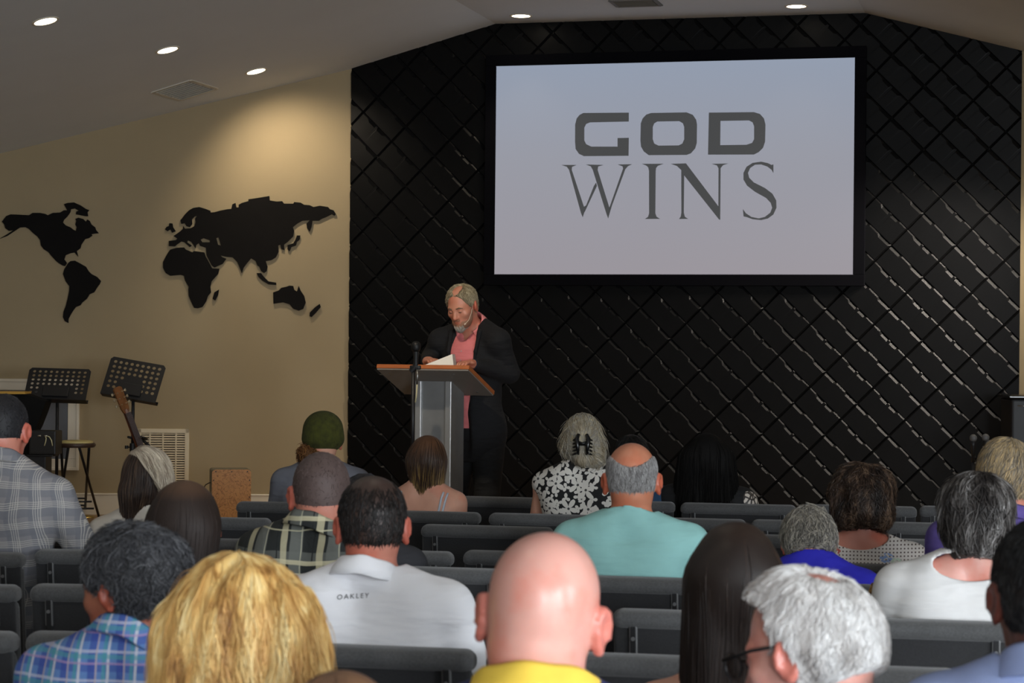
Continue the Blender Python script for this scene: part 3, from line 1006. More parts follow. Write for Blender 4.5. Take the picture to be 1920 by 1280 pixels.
box(bm, (0, 0.28, 0.014), (0.48, 0.42, 0.028), None, 0.005)
obj('base', bm, BLACK, pod)
bm = bmesh.new()
for x, y in ((-0.22, 0.06), (0.17, 0.06), (0.2, 0.38), (-0.2, 0.38)):
    c = TM @ Vector((x, y, -0.022))
    lathe(bm, [(0.006, 0), (0.005, 0.004)], c, 10, TM.to_3x3().to_4x4())
obj('screws', bm, CHROME, pod)

# microphone on a straight stand at the corner of the podium
md = 11.80
mp = at(775, 690, md)
ms = empty('microphone_stand', (mp.x, mp.y, ST), 0, 'straight black microphone stand in front of the podium', 'microphone stand')
mh = mp.z - ST
bm = bmesh.new()
tube(bm, [(0, 0, 0.02), (0, 0, mh * 0.55)], 0.0145, 12)
obj('lower_tube', bm, BLACK, ms, smooth=True)
bm = bmesh.new()
tube(bm, [(0, 0, mh * 0.55 - 0.02), (0, 0, mh)], 0.0105, 12)
obj('upper_tube', bm, BLACK, ms, smooth=True)
bm = bmesh.new()
tube(bm, [(0, 0, mh * 0.5), (0, 0, mh * 0.55 + 0.01)], 0.019, 12)
obj('clutch', bm, BLACK, ms, smooth=True)
bm = bmesh.new()
lathe(bm, [(0.14, 0), (0.14, 0.012), (0.05, 0.025), (0.015, 0.03)], seg=32)
obj('base', bm, BLACK, ms, angle=40)
bm = bmesh.new()
tube(bm, [(-0.012, 0, mh - 0.02), (0.006, 0, mh), (0.016, 0, mh + 0.02)], 0.017, 10)
box(bm, (0.012, 0, mh + 0.004), (0.06, 0.03, 0.024), None, 0.006)
obj('clip', bm, BLACK, ms, angle=40)
mic = empty('microphone', (mp.x + 0.014, mp.y, mp.z + 0.012), 0, 'black microphone pointing up from the stand in front of the podium', 'microphone')
bm = bmesh.new()
lathe(bm, [(0.009, -0.02), (0.012, 0.0), (0.0155, 0.075), (0.017, 0.08)], seg=20)
obj('handle', bm, DARKPL, mic, smooth=True)
bm = bmesh.new()
lathe(bm, [(0.018, 0.08), (0.025, 0.092), (0.0265, 0.108), (0.024, 0.124), (0.015, 0.134), (0.003, 0.137)], seg=24)
obj('grille', bm, mat('mic_grille_black', (0.012, 0.012, 0.012), 0.5, 0.4), mic, smooth=True)
bm = bmesh.new()
tube(bm, [(0.012, -0.012, -0.02), (0.016, -0.018, -0.05), (0.014, -0.018, -0.10)], 0.006, 8)
obj('connector', bm, mat('mic_connector', (0.35, 0.34, 0.32), 0.35, 0.9), mic, smooth=True)
bm = bmesh.new()
tube(bm, [(0.014, -0.018, -0.10), (0.011, -0.018, -0.16), (0.005, -0.018, -0.20)], 0.0045, 8)
obj('cable', bm, mat('pale_cable_tape', srgb(190, 180, 140), 0.5), mic, smooth=True)

# ------------------------------------------------------------------ right end of the stage
rd = 15.2
rp = at(1915, 840, rd)
rc = empty('stage_cabinet', (rp.x + 0.1, rp.y, ST), R(10), 'black boxy cabinet against the tan wall at the far right', 'cabinet')
rh = at(1915, 747, rd).z - ST
bm = bmesh.new()
box(bm, (0.2, 0.25, rh / 2), (0.75, 0.5, rh), None, 0.02, 3)
obj('body', bm, DARKPL, rc)
bm = bmesh.new()
box(bm, (0.2, 0.23, rh + 0.012), (0.8, 0.56, 0.024), None, 0.008)
obj('lid', bm, mat('gloss_black', (0.006, 0.006, 0.006), 0.18), rc)
bm = bmesh.new()
tube(bm, [(-0.13, -0.012, rh - 0.05), (-0.03, -0.012, rh - 0.055)], 0.004, 8)
obj('latch', bm, CHROME, rc, smooth=True)
grl = mat('mic_grille_grey', (0.14, 0.14, 0.14), 0.6, 0.2)
for (x, y, dd, lb) in ((1825, 821, 14.3, 'leftmost of three microphones with round grey heads at the right end of the stage'), (1848, 820, 14.3, 'middle microphone with a round grey head and pale ring, right end of the stage'), (1856, 832, 14.1, 'rightmost and lowest of the three round-headed microphones at the right')):
    q = at(x, y, dd)
    m_ = empty('microphone', q, 0, lb, 'microphone', 'three vocal microphones at the right')
    bm = bmesh.new()
    bmesh.ops.create_uvsphere(bm, u_segments=20, v_segments=14, radius=0.0255)
    obj('grille', bm, grl, m_, smooth=True)
    bm = bmesh.new()
    tube(bm, [(0, 0, -0.02), (0, 0.005, -0.05), (0, 0.02, -0.15)], [0.02, 0.017, 0.011], 14)
    obj('handle', bm, DARKPL, m_, smooth=True)
    if x == 1848:
        bm = bmesh.new()
        tube(bm, [(0, 0.0075, -0.058), (0, 0.010, -0.075)], 0.0185, 14)
        obj('ring', bm, mat('white_ring', (0.7, 0.7, 0.7), 0.4), m_)
    s_ = empty('microphone_stand', (q.x, q.y + 0.03, ST), 0, {1825: 'black stand under the leftmost round-headed microphone', 1848: 'black stand under the microphone with a pale ring', 1856: 'black stand under the lowest round-headed microphone'}[x], 'microphone stand', 'stands of the three vocal microphones')
    bm = bmesh.new()
    tube(bm, [(0, 0, 0.01), (0, 0, q.z - ST - 0.15)], 0.01, 10)
    obj('pole', bm, BLACK, s_, smooth=True)
    bm = bmesh.new()
    lathe(bm, [(0.09, 0), (0.09, 0.01), (0.03, 0.02), (0.012, 0.022)], seg=24)
    obj('base', bm, BLACK, s_, angle=40)
    bm = bmesh.new()
    tube(bm, [(0, 0, q.z - ST - 0.16), (0, -0.012, q.z - ST - 0.12)], 0.015, 10)
    obj('clip', bm, BLACK, s_, smooth=True)
# ------------------------------------------------------------------ chairs
def fabric(name, c):
    t = NT(name)
    f = t.noise(160, 3)
    g = t.noise(9, 3)
    lo, hi = tuple(x * 0.72 for x in c) + (1,), tuple(x * 1.25 for x in c) + (1,)
    t.l(t.ramp(t.math('ADD', t.math('MULTIPLY', f, 0.6), t.math('MULTIPLY', g, 0.4)), [(0.3, lo), (0.7, hi)]), t.b.inputs['Base Color'])
    t.b.inputs['Roughness'].default_value = 0.95
    t.b.inputs['Sheen Weight'].default_value = 0.25
    t.bump(f, 0.3, 0.003)
    return t.m


ch_fab = fabric('grey_chair_fabric', (0.085, 0.085, 0.086))
ch_back = fabric('charcoal_back_fabric', (0.021, 0.021, 0.0225))
ch_tube = mat('grey_chair_tube', (0.05, 0.05, 0.052), 0.35, 0.6)
ch_brk = mat('chair_bracket_metal', (0.24, 0.24, 0.24), 0.35, 0.55)
CZT, CWD = 0.88, 0.548


def make_chair():
    r = empty('church_chair')
    bm = bmesh.new()
    box(bm, (0, 0.33, 0.415), (0.51, 0.47, 0.085), None, 0.035, 4)
    obj('seat', bm, ch_fab, r, angle=50)
    rec = Matrix.Rotation(R(7), 3, 'X')
    bm = bmesh.new()
    box(bm, (0, 0.108, 0.65), (0.53, 0.055, 0.36), rec, 0.024, 3)
    obj('backrest', bm, ch_fab, r, angle=50)
    bm = bmesh.new()
    box(bm, (0, 0.068, 0.648), (0.538, 0.036, 0.39), rec, 0.012, 2)
    obj('back_panel', bm, ch_back, r, angle=50)
    # padded roll along the top, round at its ends
    bm = bmesh.new()
    pr = []
    ends = [0.0, 0.001, 0.003, 0.006, 0.010, 0.015, 0.021, 0.028]
    xs = [-CWD / 2 + e for e in ends] + [-CWD / 2 + 0.028 + (CWD - 0.056) * i / 10 for i in range(1, 10)] + [CWD / 2 - e for e in reversed(ends)]
    for x in xs:
        e = (CWD / 2 - abs(x)) / 0.028
        k = 1.0 if e >= 1 else math.sqrt(max(0.0, 1 - (1 - e) ** 2))
        ring = []
        for a in range(16):
            th = 2 * math.pi * a / 16
            cy, cz = math.cos(th), math.sin(th)
            sy = math.copysign(abs(cy) ** 0.8, cy) * 0.050 * (0.45 + 0.55 * k)
            sz = math.copysign(abs(cz) ** 0.75, cz) * 0.028
            ring.append(bm.verts.new((x, 0.062 + sy, CZT - 0.028 - 0.004 * (1 - k) + sz * (0.30 + 0.70 * k))))
        pr.append(ring)
    for a, b in zip(pr, pr[1:]):
        for k in range(16):
            bm.faces.new((a[k], a[(k + 1) % 16], b[(k + 1) % 16], b[k]))
    bm.faces.new(pr[0][::-1])
    bm.faces.new(pr[-1])
    bmesh.ops.recalc_face_normals(bm, faces=bm.faces[:])
    obj('top_roll', bm, ch_fab, r, smooth=True)
    for s in (-1, 1):
        bm = bmesh.new()
        box(bm, (s * 0.212, 0.048, 0.66), (0.022, 0.016, 0.36), rec, 0.005, 2)
        u = obj('upright', bm, ch_tube, r)
        bm = bmesh.new()
        box(bm, (s * 0.212, 0.030, 0.796), (0.024, 0.012, 0.085), rec, 0.004, 2)
        tube(bm, [(s * 0.212, 0.028, 0.80), (s * 0.212, 0.018, 0.80)], 0.006, 8)
        props(obj('bracket', bm, ch_brk, u), 'pale grey metal bracket')
        for y0, y1 in ((0.13, 0.06), (0.52, 0.55)):
            bm = bmesh.new()
            tube(bm, [(s * 0.22, y0, 0.42), (s * 0.235, y1, 0.012)], 0.0125, 10)
            tube(bm, [(s * 0.235, y1, 0.0), (s * 0.235, y1, 0.014)], 0.016, 10)
            obj('leg', bm, ch_tube, r, smooth=True)
    bm = bmesh.new()
    for s in (-1, 1):
        tube(bm, [(s * 0.215, 0.12, 0.362), (s * 0.215, 0.53, 0.362)], 0.011, 8)
    for y in (0.14, 0.5):
        tube(bm, [(-0.215, y, 0.362), (0.215, y, 0.362)], 0.011, 8)
    obj('seat_frame', bm, ch_tube, r, smooth=True)
    return r


def copy_tree(o, parent=None):
    c = o.copy()
    COL.objects.link(c)
    if parent is not None:
        c.parent = parent
    for k in list(o.children):
        copy_tree(k, c)
    return c


ROT_C, ROT_L = R(3.0), R(9.0)
CHAIRS = []
proto = make_chair()
_first = [True]
G_CH = ['', 'chairs of the front row', 'chairs of the second row', 'chairs of the third row', 'chairs of the fourth row', 'chairs of the fifth row', 'chairs of the sixth row', 'chairs of the seventh row', 'chairs of the rear rows', 'chairs of the rear rows', 'chairs of the rear rows']


def chair_at(loc, rot, label, row):
    c = proto if _first[0] else copy_tree(proto)
    _first[0] = False
    c.location = (loc[0], loc[1], 0)
    c.rotation_euler = (0, 0, rot)
    props(c, label, 'chair', G_CH[row])
    CHAIRS.append(c)
    return c


def chair(xl, xr, y, label, row, left=False):
    """place a chair from the photo pixels of its top edge (ends and height)"""
    p = on_z((xl + xr) / 2, y, CZT)
    rot = ROT_L if left else ROT_C
    off = Matrix.Rotation(rot, 3, 'Z') @ Vector((0, 0.055, 0))
    return chair_at(p - off, rot, label, row)


for a in [
    (823, 1047, 931, 'front row grey chair right behind the young woman in a strappy top', 1),
    (1047, 1272, 938, 'front row grey chair directly beyond the bald teal-shirted man', 1),
    (1272, 1496, 944, 'front row grey chair of the woman with long black hair', 1),
    (1496, 1722, 947, 'front row grey chair partly behind the curly brown-haired woman', 1),
    (1722, 1947, 950, 'rightmost front row chair, below the three microphones', 1),
    (437, 668, 941, 'second row chair of the man in the dark green beanie', 2, True),
    (670, 905, 957.5, 'second row chair of the young woman with bare shoulders', 2),
    (908, 1156, 963.5, 'second row chair of the woman in the floral black and white dress', 2),
    (1156, 1404, 970.5, 'empty second row chair just right of the teal-shirted man', 2),
    (1404, 1654, 976, 'second row chair above the head of the woman in royal blue', 2),
    (1654, 1905, 980.5, 'second row chair between the curly-haired woman and the man in purple', 2),
    (255, 521, 969, 'empty third row chair on the left, beside the dark brown-haired woman', 3, True),
    (781, 1045, 985, 'empty third row chair left of the teal-shirted man', 3),
    (1045, 1311, 994, 'third row chair in front of the bald man in teal', 3),
    (1311, 1577, 1002, 'third row chair between the long-haired brunette and the royal blue woman', 3),
    (1577, 1843, 1010, 'third row chair in front of the woman in the white crochet top', 3),
    (-58, 242, 997, 'fourth row chair beyond the blonde-grey haired woman, far left', 4, True),
    (242, 543, 1009, 'fourth row chair left of the man in the flannel shirt', 4, True),
    (559, 860, 1030, 'empty fourth row chair just right of the dark-haired man in white', 4),
    (860, 1161, 1034.5, 'empty fourth row chair beyond the pink bald head', 4),
    (1161, 1462, 1046, 'fourth row chair just right of the teal shirt', 4),
    (1462, 1763, 1056, 'fourth row chair of the woman in the white crochet top', 4),
    (-250, 52, 1033, 'fifth row chair of the tall man in grey plaid', 5, True),
    (57, 361, 1031, 'fifth row chair of the blonde-grey haired woman', 5, True),
    (639, 974, 1062.5, 'fifth row chair beside the collar of the white shirt', 5),
    (976, 1313, 1079.5, 'fifth row chair of the bald man in teal', 5),
    (1313, 1648, 1091, 'fifth row chair of the woman in royal blue', 5),
    (1650, 1987, 1101, 'fifth row chair of the man in purple', 5),
    (-306, 46, 1093, 'sixth row chair at the left edge, two behind the grey plaid man', 6, True),
    (49, 402, 1097, 'sixth row chair in front of the face of the curly grey-haired man', 6, True),
    (366, 748, 1116, 'sixth row chair of the man in the flannel shirt', 6),
    (751, 1132, 1131, 'sixth row chair right of the white-shirted dark-haired man', 6),
    (1138, 1525, 1146, 'empty sixth row chair left of the long dark brown hair', 6),
    (1525, 1912, 1161, 'sixth row chair of the woman in the white top', 6),
    (-378, 44, 1180, 'seventh row chair at the lower left edge', 7, True),
    (48, 454, 1187, 'seventh row chair of the dark brown-haired woman', 7, True),
    (470, 898, 1210, 'seventh row chair of the dark-haired man in the white polo', 7),
    (900, 1347, 1224, 'empty seventh row chair right of the pink bald head', 7),
    (1349, 1797, 1246, 'empty seventh row chair right of the white-haired man with glasses', 7),
]:
    chair(*a)
# ------------------------------------------------------------------ soft bodies: smooth unions of limbs, meshed by surface nets
def A(*v):
    return np.array(v, np.float64)


class Vol:
    def __init__(s, lo, hi, h):
        s.h = h
        s.lo = np.array(lo, np.float64) - 4 * h
        s.n = np.ceil((np.array(hi) - s.lo) / h).astype(int) + 5
        s.D = np.full(s.n, 0.12, np.float32)

    def sub(s, lo, hi):
        i0 = np.clip(np.floor((np.array(lo) - s.lo) / s.h).astype(int), 0, s.n)
        i1 = np.clip(np.ceil((np.array(hi) - s.lo) / s.h).astype(int) + 1, 0, s.n)
        ax = [(s.lo[k] + s.h * np.arange(i0[k], i1[k])).astype(np.float32) for k in range(3)]
        return tuple(slice(a, b) for a, b in zip(i0, i1)), ax[0][:, None, None], ax[1][None, :, None], ax[2][None, None, :]

    def _merge(s, sl, d, k, mode):
        if d.size == 0:
            return
        a = s.D[sl]
        if mode == 'add':
            h = np.maximum(k - np.abs(a - d), 0) / k
            s.D[sl] = np.minimum(a, d) - h * h * k * 0.25
        elif mode == 'cut':
            d = -d
            h = np.maximum(k - np.abs(a - d), 0) / k
            s.D[sl] = np.maximum(a, d) + h * h * k * 0.25

    def cone(s, a, b, ra, rb, k=0.01, mode='add'):
        a, b = np.array(a, float), np.array(b, float)
        m = max(ra, rb) + k + 5 * s.h + 0.02
        sl, X, Y, Z = s.sub(np.minimum(a, b) - m, np.maximum(a, b) + m)
        v = b - a
        L = max(v @ v, 1e-9)
        t = np.clip(((X - a[0]) * v[0] + (Y - a[1]) * v[1] + (Z - a[2]) * v[2]) / L, 0, 1)
        d = np.sqrt((X - a[0] - t * v[0]) ** 2 + (Y - a[1] - t * v[1]) ** 2 + (Z - a[2] - t * v[2]) ** 2) - (ra + t * (rb - ra))
        s._merge(sl, d, k, mode)

    def ell(s, c, r, M=None, k=0.01, mode='add'):
        c, r = np.array(c, float), np.array(r, float)
        m = r.max() + k + 5 * s.h + 0.02
        sl, X, Y, Z = s.sub(c - m, c + m)
        X, Y, Z = X - c[0], Y - c[1], Z - c[2]
        if M is not None:
            q = [(M[0][j] * X + M[1][j] * Y + M[2][j] * Z) for j in range(3)]
        else:
            q = [X, Y, Z]
        k0 = np.sqrt((q[0] / r[0]) ** 2 + (q[1] / r[1]) ** 2 + (q[2] / r[2]) ** 2)
        k1 = np.sqrt((q[0] / r[0] ** 2) ** 2 + (q[1] / r[1] ** 2) ** 2 + (q[2] / r[2] ** 2) ** 2)
        d = k0 * (k0 - 1) / np.maximum(k1, 1e-6)
        s._merge(sl, d, k, mode)

    def neck(s, p, ax, r, t0, tilt, k=0.005):
        """cut a neck opening: a cylinder about ax above a rim that drops towards the front"""
        p, ax = np.array(p, float), np.array(ax, float)
        m = r + 0.25
        sl, X, Y, Z = s.sub(p - m, p + m)
        X, Y, Z = X - p[0], Y - p[1], Z - p[2]
        t = X * ax[0] + Y * ax[1] + Z * ax[2]
        rad = np.sqrt(np.maximum((X - t * ax[0]) ** 2 + (Y - t * ax[1]) ** 2 + (Z - t * ax[2]) ** 2, 0))
        d = np.maximum(rad - r - np.maximum(t - t0, 0) * 0.4, (t0 - tilt * Y) - t)
        s._merge(sl, d, k, 'cut')

    def plane(s, p, n, k=0.004):
        """cut away the side the normal points to"""
        n = np.array(n, float)
        n /= np.linalg.norm(n)
        sl, X, Y, Z = s.sub(s.lo, s.lo + s.h * s.n)
        d = -((X - p[0]) * n[0] + (Y - p[1]) * n[1] + (Z - p[2]) * n[2])
        a = s.D
        d = -d
        h = np.maximum(k - np.abs(a - d), 0) / k
        s.D = np.maximum(a, d) + h * h * k * 0.25

    def wobble(s, amp, freq, seed=0):
        """gentle folds / lumps"""
        sl, X, Y, Z = s.sub(s.lo, s.lo + s.h * s.n)
        r = np.random.default_rng(seed)
        w = 0
        for i in range(5):
            f = r.normal(size=3)
            f = f / np.linalg.norm(f) * freq * (0.6 + 0.8 * r.random())
            w = w + np.sin(X * f[0] + Y * f[1] + Z * f[2] + r.random() * 6.28)
        s.D = (s.D + amp * w / 2.2).astype(np.float32)

    def ridges(s, amp, freq, seed=0):
        """long vertical waves, as in locks of hair"""
        sl, X, Y, Z = s.sub(s.lo, s.lo + s.h * s.n)
        r = np.random.default_rng(seed)
        w = 0
        for i in range(5):
            a = r.random() * 6.28
            f = freq * (0.6 + 0.8 * r.random())
            w = w + np.sin(X * math.cos(a) * f + Y * math.sin(a) * f + 0.9 * np.sin(Z * 22 + r.random() * 6.28) + r.random() * 6.28)
        s.D = (s.D + amp * w / 2.2).astype(np.float32)

    def sample(s, P):
        g = (P - s.lo) / s.h
        g = np.clip(g, 0, np.array(s.n) - 1.001)
        i = g.astype(int)
        f = g - i
        out = 0
        for dx in (0, 1):
            for dy in (0, 1):
                for dz in (0, 1):
                    w = (f[:, 0] if dx else 1 - f[:, 0]) * (f[:, 1] if dy else 1 - f[:, 1]) * (f[:, 2] if dz else 1 - f[:, 2])
                    out = out + w * s.D[i[:, 0] + dx, i[:, 1] + dy, i[:, 2] + dz]
        return out

    def grad(s, P):
        e = s.h * 0.8
        G = np.stack([s.sample(P + A(e, 0, 0)) - s.sample(P - A(e, 0, 0)), s.sample(P + A(0, e, 0)) - s.sample(P - A(0, e, 0)), s.sample(P + A(0, 0, e)) - s.sample(P - A(0, 0, e))], 1)
        return G / np.maximum(np.linalg.norm(G, axis=1, keepdims=True), 1e-9)

    def mesh(s):
        D = s.D
        S = D < 0
        c = [(i, j, k) for i in (0, 1) for j in (0, 1) for k in (0, 1)]
        n = np.array(D.shape) - 1
        cut = lambda M, o: M[o[0]:o[0] + n[0], o[1]:o[1] + n[1], o[2]:o[2] + n[2]]
        cnt = np.zeros(n, np.int8)
        for o in c:
            cnt += cut(S, o)
        I = np.argwhere((cnt > 0) & (cnt < 8))
        vals = np.stack([D[I[:, 0] + o[0], I[:, 1] + o[1], I[:, 2] + o[2]] for o in c], 1)
        acc = np.zeros((len(I), 3))
        num = np.zeros(len(I))
        for a in range(8):
            for b in range(a + 1, 8):
                ca, cb = np.array(c[a]), np.array(c[b])
                if abs(ca - cb).sum() != 1:
                    continue
                va, vb = vals[:, a], vals[:, b]
                m = (va < 0) != (vb < 0)
                t = np.where(m, va / np.where(m, va - vb, 1), 0)
                acc += m[:, None] * (ca + t[:, None] * (cb - ca))
                num += m
        V = s.lo + s.h * (I + acc / num[:, None])
        vid = -np.ones(n, np.int64)
        vid[I[:, 0], I[:, 1], I[:, 2]] = np.arange(len(I))
        Q = []
        for ax in range(3):
            u, w = (ax + 1) % 3, (ax + 2) % 3
            sh = [0, 0, 0]
            sh[ax] = 1
            lo_ = [slice(0, n[k]) for k in range(3)]
            hi_ = [slice(sh[k], n[k] + sh[k]) for k in range(3)]
            a, b = S[tuple(lo_)], S[tuple(hi_)]
            E = np.argwhere(a != b)
            E = E[(E[:, u] > 0) & (E[:, w] > 0)]
            if not len(E):
                continue
            ins = a[E[:, 0], E[:, 1], E[:, 2]]
            g = lambda du, dw: vid[tuple((E - np.array([(du if k == u else 0) + (dw if k == w else 0) for k in range(3)])).T)]
            q = np.stack([g(1, 1), g(0, 1), g(0, 0), g(1, 0)], 1)
            q[~ins] = q[~ins][:, ::-1]
            Q.append(q)
        Q = np.concatenate(Q)
        Q = Q[(Q >= 0).all(1)]
        return V, Q


def relax(V, Q, it=2, f=0.5):
    for _ in range(it):
        acc = np.zeros_like(V)
        num = np.zeros(len(V))
        for a, b in ((0, 1), (1, 2), (2, 3), (3, 0)):
            np.add.at(acc, Q[:, a], V[Q[:, b]])
            np.add.at(num, Q[:, a], 1)
            np.add.at(acc, Q[:, b], V[Q[:, a]])
            np.add.at(num, Q[:, b], 1)
        V = V + f * (acc / np.maximum(num, 1)[:, None] - V)
    return V


# ------------------------------------------------------------------ head, body, hair
CRC, CRR = A(0, -0.012, 0.028), A(0.0765, 0.097, 0.088)


class Fig:
    """measurements and frames of one person (local: x right, y forward, z up)"""

    def hp(s, *p):
        return s.O + s.HR @ (np.array(p, float) * s.sc)

    def hr(s, *r):
        return np.array(r, float) * s.sc


def rot3(yaw, pitch, roll=0.0):
    m = Matrix.Rotation(yaw, 3, 'Z') @ Matrix.Rotation(-pitch, 3, 'X') @ Matrix.Rotation(roll, 3, 'Y')
    return np.array(m)


def head_prims(F, V, ears=True, inflate=0.0):
    H, r, M, e = F.hp, F.hr, F.HR, inflate
    V.ell(H(*CRC), r(*CRR) + e, M, 0.01)
    V.ell(H(0, -0.035, -0.02), r(0.064, 0.066, 0.062) + e, M, 0.03)
    V.ell(H(0, 0.032, -0.03), r(0.064, 0.060, 0.074) + e, M, 0.03)
    V.ell(H(0, 0.040, -0.078), r(0.052, 0.048, 0.040) + e, M, 0.025)
    V.cone(H(-0.012, 0.078, -0.100), H(0.012, 0.078, -0.100), 0.017 * F.sc, 0.017 * F.sc, 0.02)
    V.ell(H(0, 0.074, 0.014), r(0.050, 0.016, 0.012), M, 0.02)
    for x in (-1, 1):
        V.ell(H(x * 0.045, 0.058, -0.026), r(0.022, 0.022, 0.020), M, 0.02)
        V.ell(H(x * 0.031, 0.096, -0.003), r(0.016, 0.012, 0.010), M, 0.012, 'cut')
        V.ell(H(x * 0.031, 0.079, -0.003), r(0.0135, 0.0125, 0.0105), M, 0.004)
    V.cone(H(0, 0.088, 0.006), H(0, 0.108, -0.036), 0.008 * F.sc, 0.0125 * F.sc, 0.012)
    for x in (-1, 1):
        V.cone(H(x * 0.011, 0.096, -0.040), H(x * 0.011, 0.09, -0.038), 0.0085 * F.sc, 0.007 * F.sc, 0.008)
    V.ell(H(0, 0.090, -0.063), r(0.024, 0.010, 0.006), M, 0.008)
    V.ell(H(0, 0.088, -0.074), r(0.021, 0.010, 0.007), M, 0.008)
    if ears:
        for x in (-1, 1):
            Me = M @ rot3(x * R(-22), R(-6))
            c = (x * 0.081, -0.012, -0.012)
            V.ell(H(*c), r(0.009, 0.0195, 0.033), Me, 0.010)
            pts = []
            for a in np.linspace(R(-75), R(200), 9):
                q = Me @ (A(x * 0.007, -math.cos(a) * 0.0165, math.sin(a) * 0.029) * F.sc)
                pts.append(F.hp(*c) + q)
            for p, q in zip(pts, pts[1:]):
                V.cone(p, q, 0.0046 * F.sc, 0.0046 * F.sc, 0.008)
            V.ell(F.hp(*c) + Me @ (A(x * 0.004, -0.004, -0.027) * F.sc), r(0.006, 0.009, 0.009), Me, 0.005)
            V.ell(F.hp(*c) + Me @ (A(x * 0.010, 0.002, 0.002) * F.sc), r(0.005, 0.008, 0.014), Me, 0.004, 'cut')


def neck_prims(F, V, e=0.0):
    V.cone(F.hp(0, -0.030, -0.055), F.N + A(0, 0.022, -0.01), F.nr * F.sc + e, F.nr * 1.02 + e, 0.025)


def torso_prims(F, V, e=0.0, k=0.06):
    bw = F.bw
    V.ell((0, 0.02, 0.585), A(0.165 * bw, 0.125 * bw, 0.115) + e, None, k)
    mz = (0.6 + F.sz) / 2
    V.ell((F.N[0] * 0.4, F.cy * 0.5 + 0.01, mz - 0.02), A(0.15 * bw, 0.115 * bw, 0.17) + e, None, k)
    V.ell((F.N[0] * 0.75, F.cy, F.sz - 0.145), A(F.sw * 0.92, 0.112 * bw, 0.165) + e, None, k)
    for x in (-1, 1):
        sp = F.S[x]
        V.cone(F.N + A(x * 0.045, -0.005, 0.005), sp, 0.045 + e, 0.050 + e, 0.05)
        V.cone(F.N + A(x * 0.035, -0.008, 0.035), sp + A(-x * 0.06, -0.01, 0.0), 0.024 + e, 0.042 + e, 0.045)
        V.ell(F.N * 0.5 + sp * 0.5 + A(0, -0.03, -0.09), A(0.085, 0.06, 0.10) + e, None, 0.06)


def arm_prims(F, V, e=0.0, sleeve=1.0, hands=True):
    for x in (-1, 1):
        s_, el, wr = F.S[x], F.E[x], F.Wr[x]
        ar = F.ar
        if sleeve >= 1:
            V.cone(s_, el, 0.050 * ar + e, 0.040 * ar + e, 0.03)
            V.cone(el, wr, 0.039 * ar + e, 0.027 * ar + e, 0.015)
        else:
            V.cone(s_, s_ + (el - s_) * sleeve, 0.052 * ar + e, (0.045 * ar + e * 1.4), 0.03)
        if hands:
            hand(F, V, x)


def hand(F, V, x):
    wr, d = F.Wr[x], F.Hd[x]
    up = F.Hu[x]
    d = d / np.linalg.norm(d)
    sd = np.cross(d, up)
    sd /= np.linalg.norm(sd)
    up = np.cross(sd, d)
    V.cone(wr, wr + d * 0.035, 0.024, 0.026, 0.012)
    V.ell(wr + d * 0.062, (0.041, 0.046, 0.0155), np.stack([sd, d, up], 1), 0.012)
    curl = F.curl
    for i, (o, L) in enumerate(zip((-0.030, -0.010, 0.010, 0.029), (0.066, 0.078, 0.072, 0.056))):
        b = wr + d * 0.095 + sd * o * x * -1
        ang = 0.0
        r = 0.0092
        for f in (0.45, 0.32, 0.23):
            ang += curl * (1.0 if f > 0.4 else 1.2)
            t = d * math.cos(ang) - up * math.sin(ang) + sd * (o * 1.2) * x * -1
            q = b + t * L * f
            V.cone(b, q, r, r * 0.93, 0.004)
            b, r = q, r * 0.93
    b = wr + d * 0.03 + sd * 0.036 * x * (-1 if F.thumb_in else 1)
    t = d * 0.75 + sd * 0.62 * x * (-1 if F.thumb_in else 1) - up * 0.25
    q = b + t * 0.042
    V.cone(b - t * 0.01, q, 0.0125, 0.0105, 0.008)
    V.cone(q, q + (d * 0.9 + sd * 0.2 * x * (-1 if F.thumb_in else 1) - up * 0.3) * 0.032, 0.0105, 0.0085, 0.004)


def leg_prims(F, V, e=0.0, k=0.04, foot=True):
    for x in (-1, 1):
        hip, kn, an = F.L[x]
        V.cone(hip, kn, 0.088 * F.lr + e, 0.060 * F.lr + e, k)
        V.cone(kn, an, 0.058 * F.lr + e, 0.038 * F.lr + e, 0.03)
        if foot:
            fd = F.fdir
            V.cone(an + A(0, 0, -0.03), an + fd * 0.15 + A(0, 0, -0.055), 0.036, 0.028, 0.03)
            V.cone(an - fd * 0.03 + A(0, 0, -0.05), an + A(0, 0, -0.05), 0.032, 0.034, 0.03)


def shoes(F, parent, m):
    for x in (-1, 1):
        an = F.L[x][2]
        fd = F.fdir
        V = Vol(an - 0.25, an + 0.25, 0.011)
        V.cone(an - fd * 0.035 + A(0, 0, -0.045), an + fd * 0.16 + A(0, 0, -0.055), 0.044, 0.037, 0.02)
        V.cone(an + A(0, 0, 0.0), an + A(0, 0, -0.04), 0.046, 0.044, 0.03)
        V.plane((0, 0, F.floor + 0.004), (0, 0, -1))
        v, q = V.mesh()
        np_mesh('shoe', relax(v, q, 1), q, m, parent)


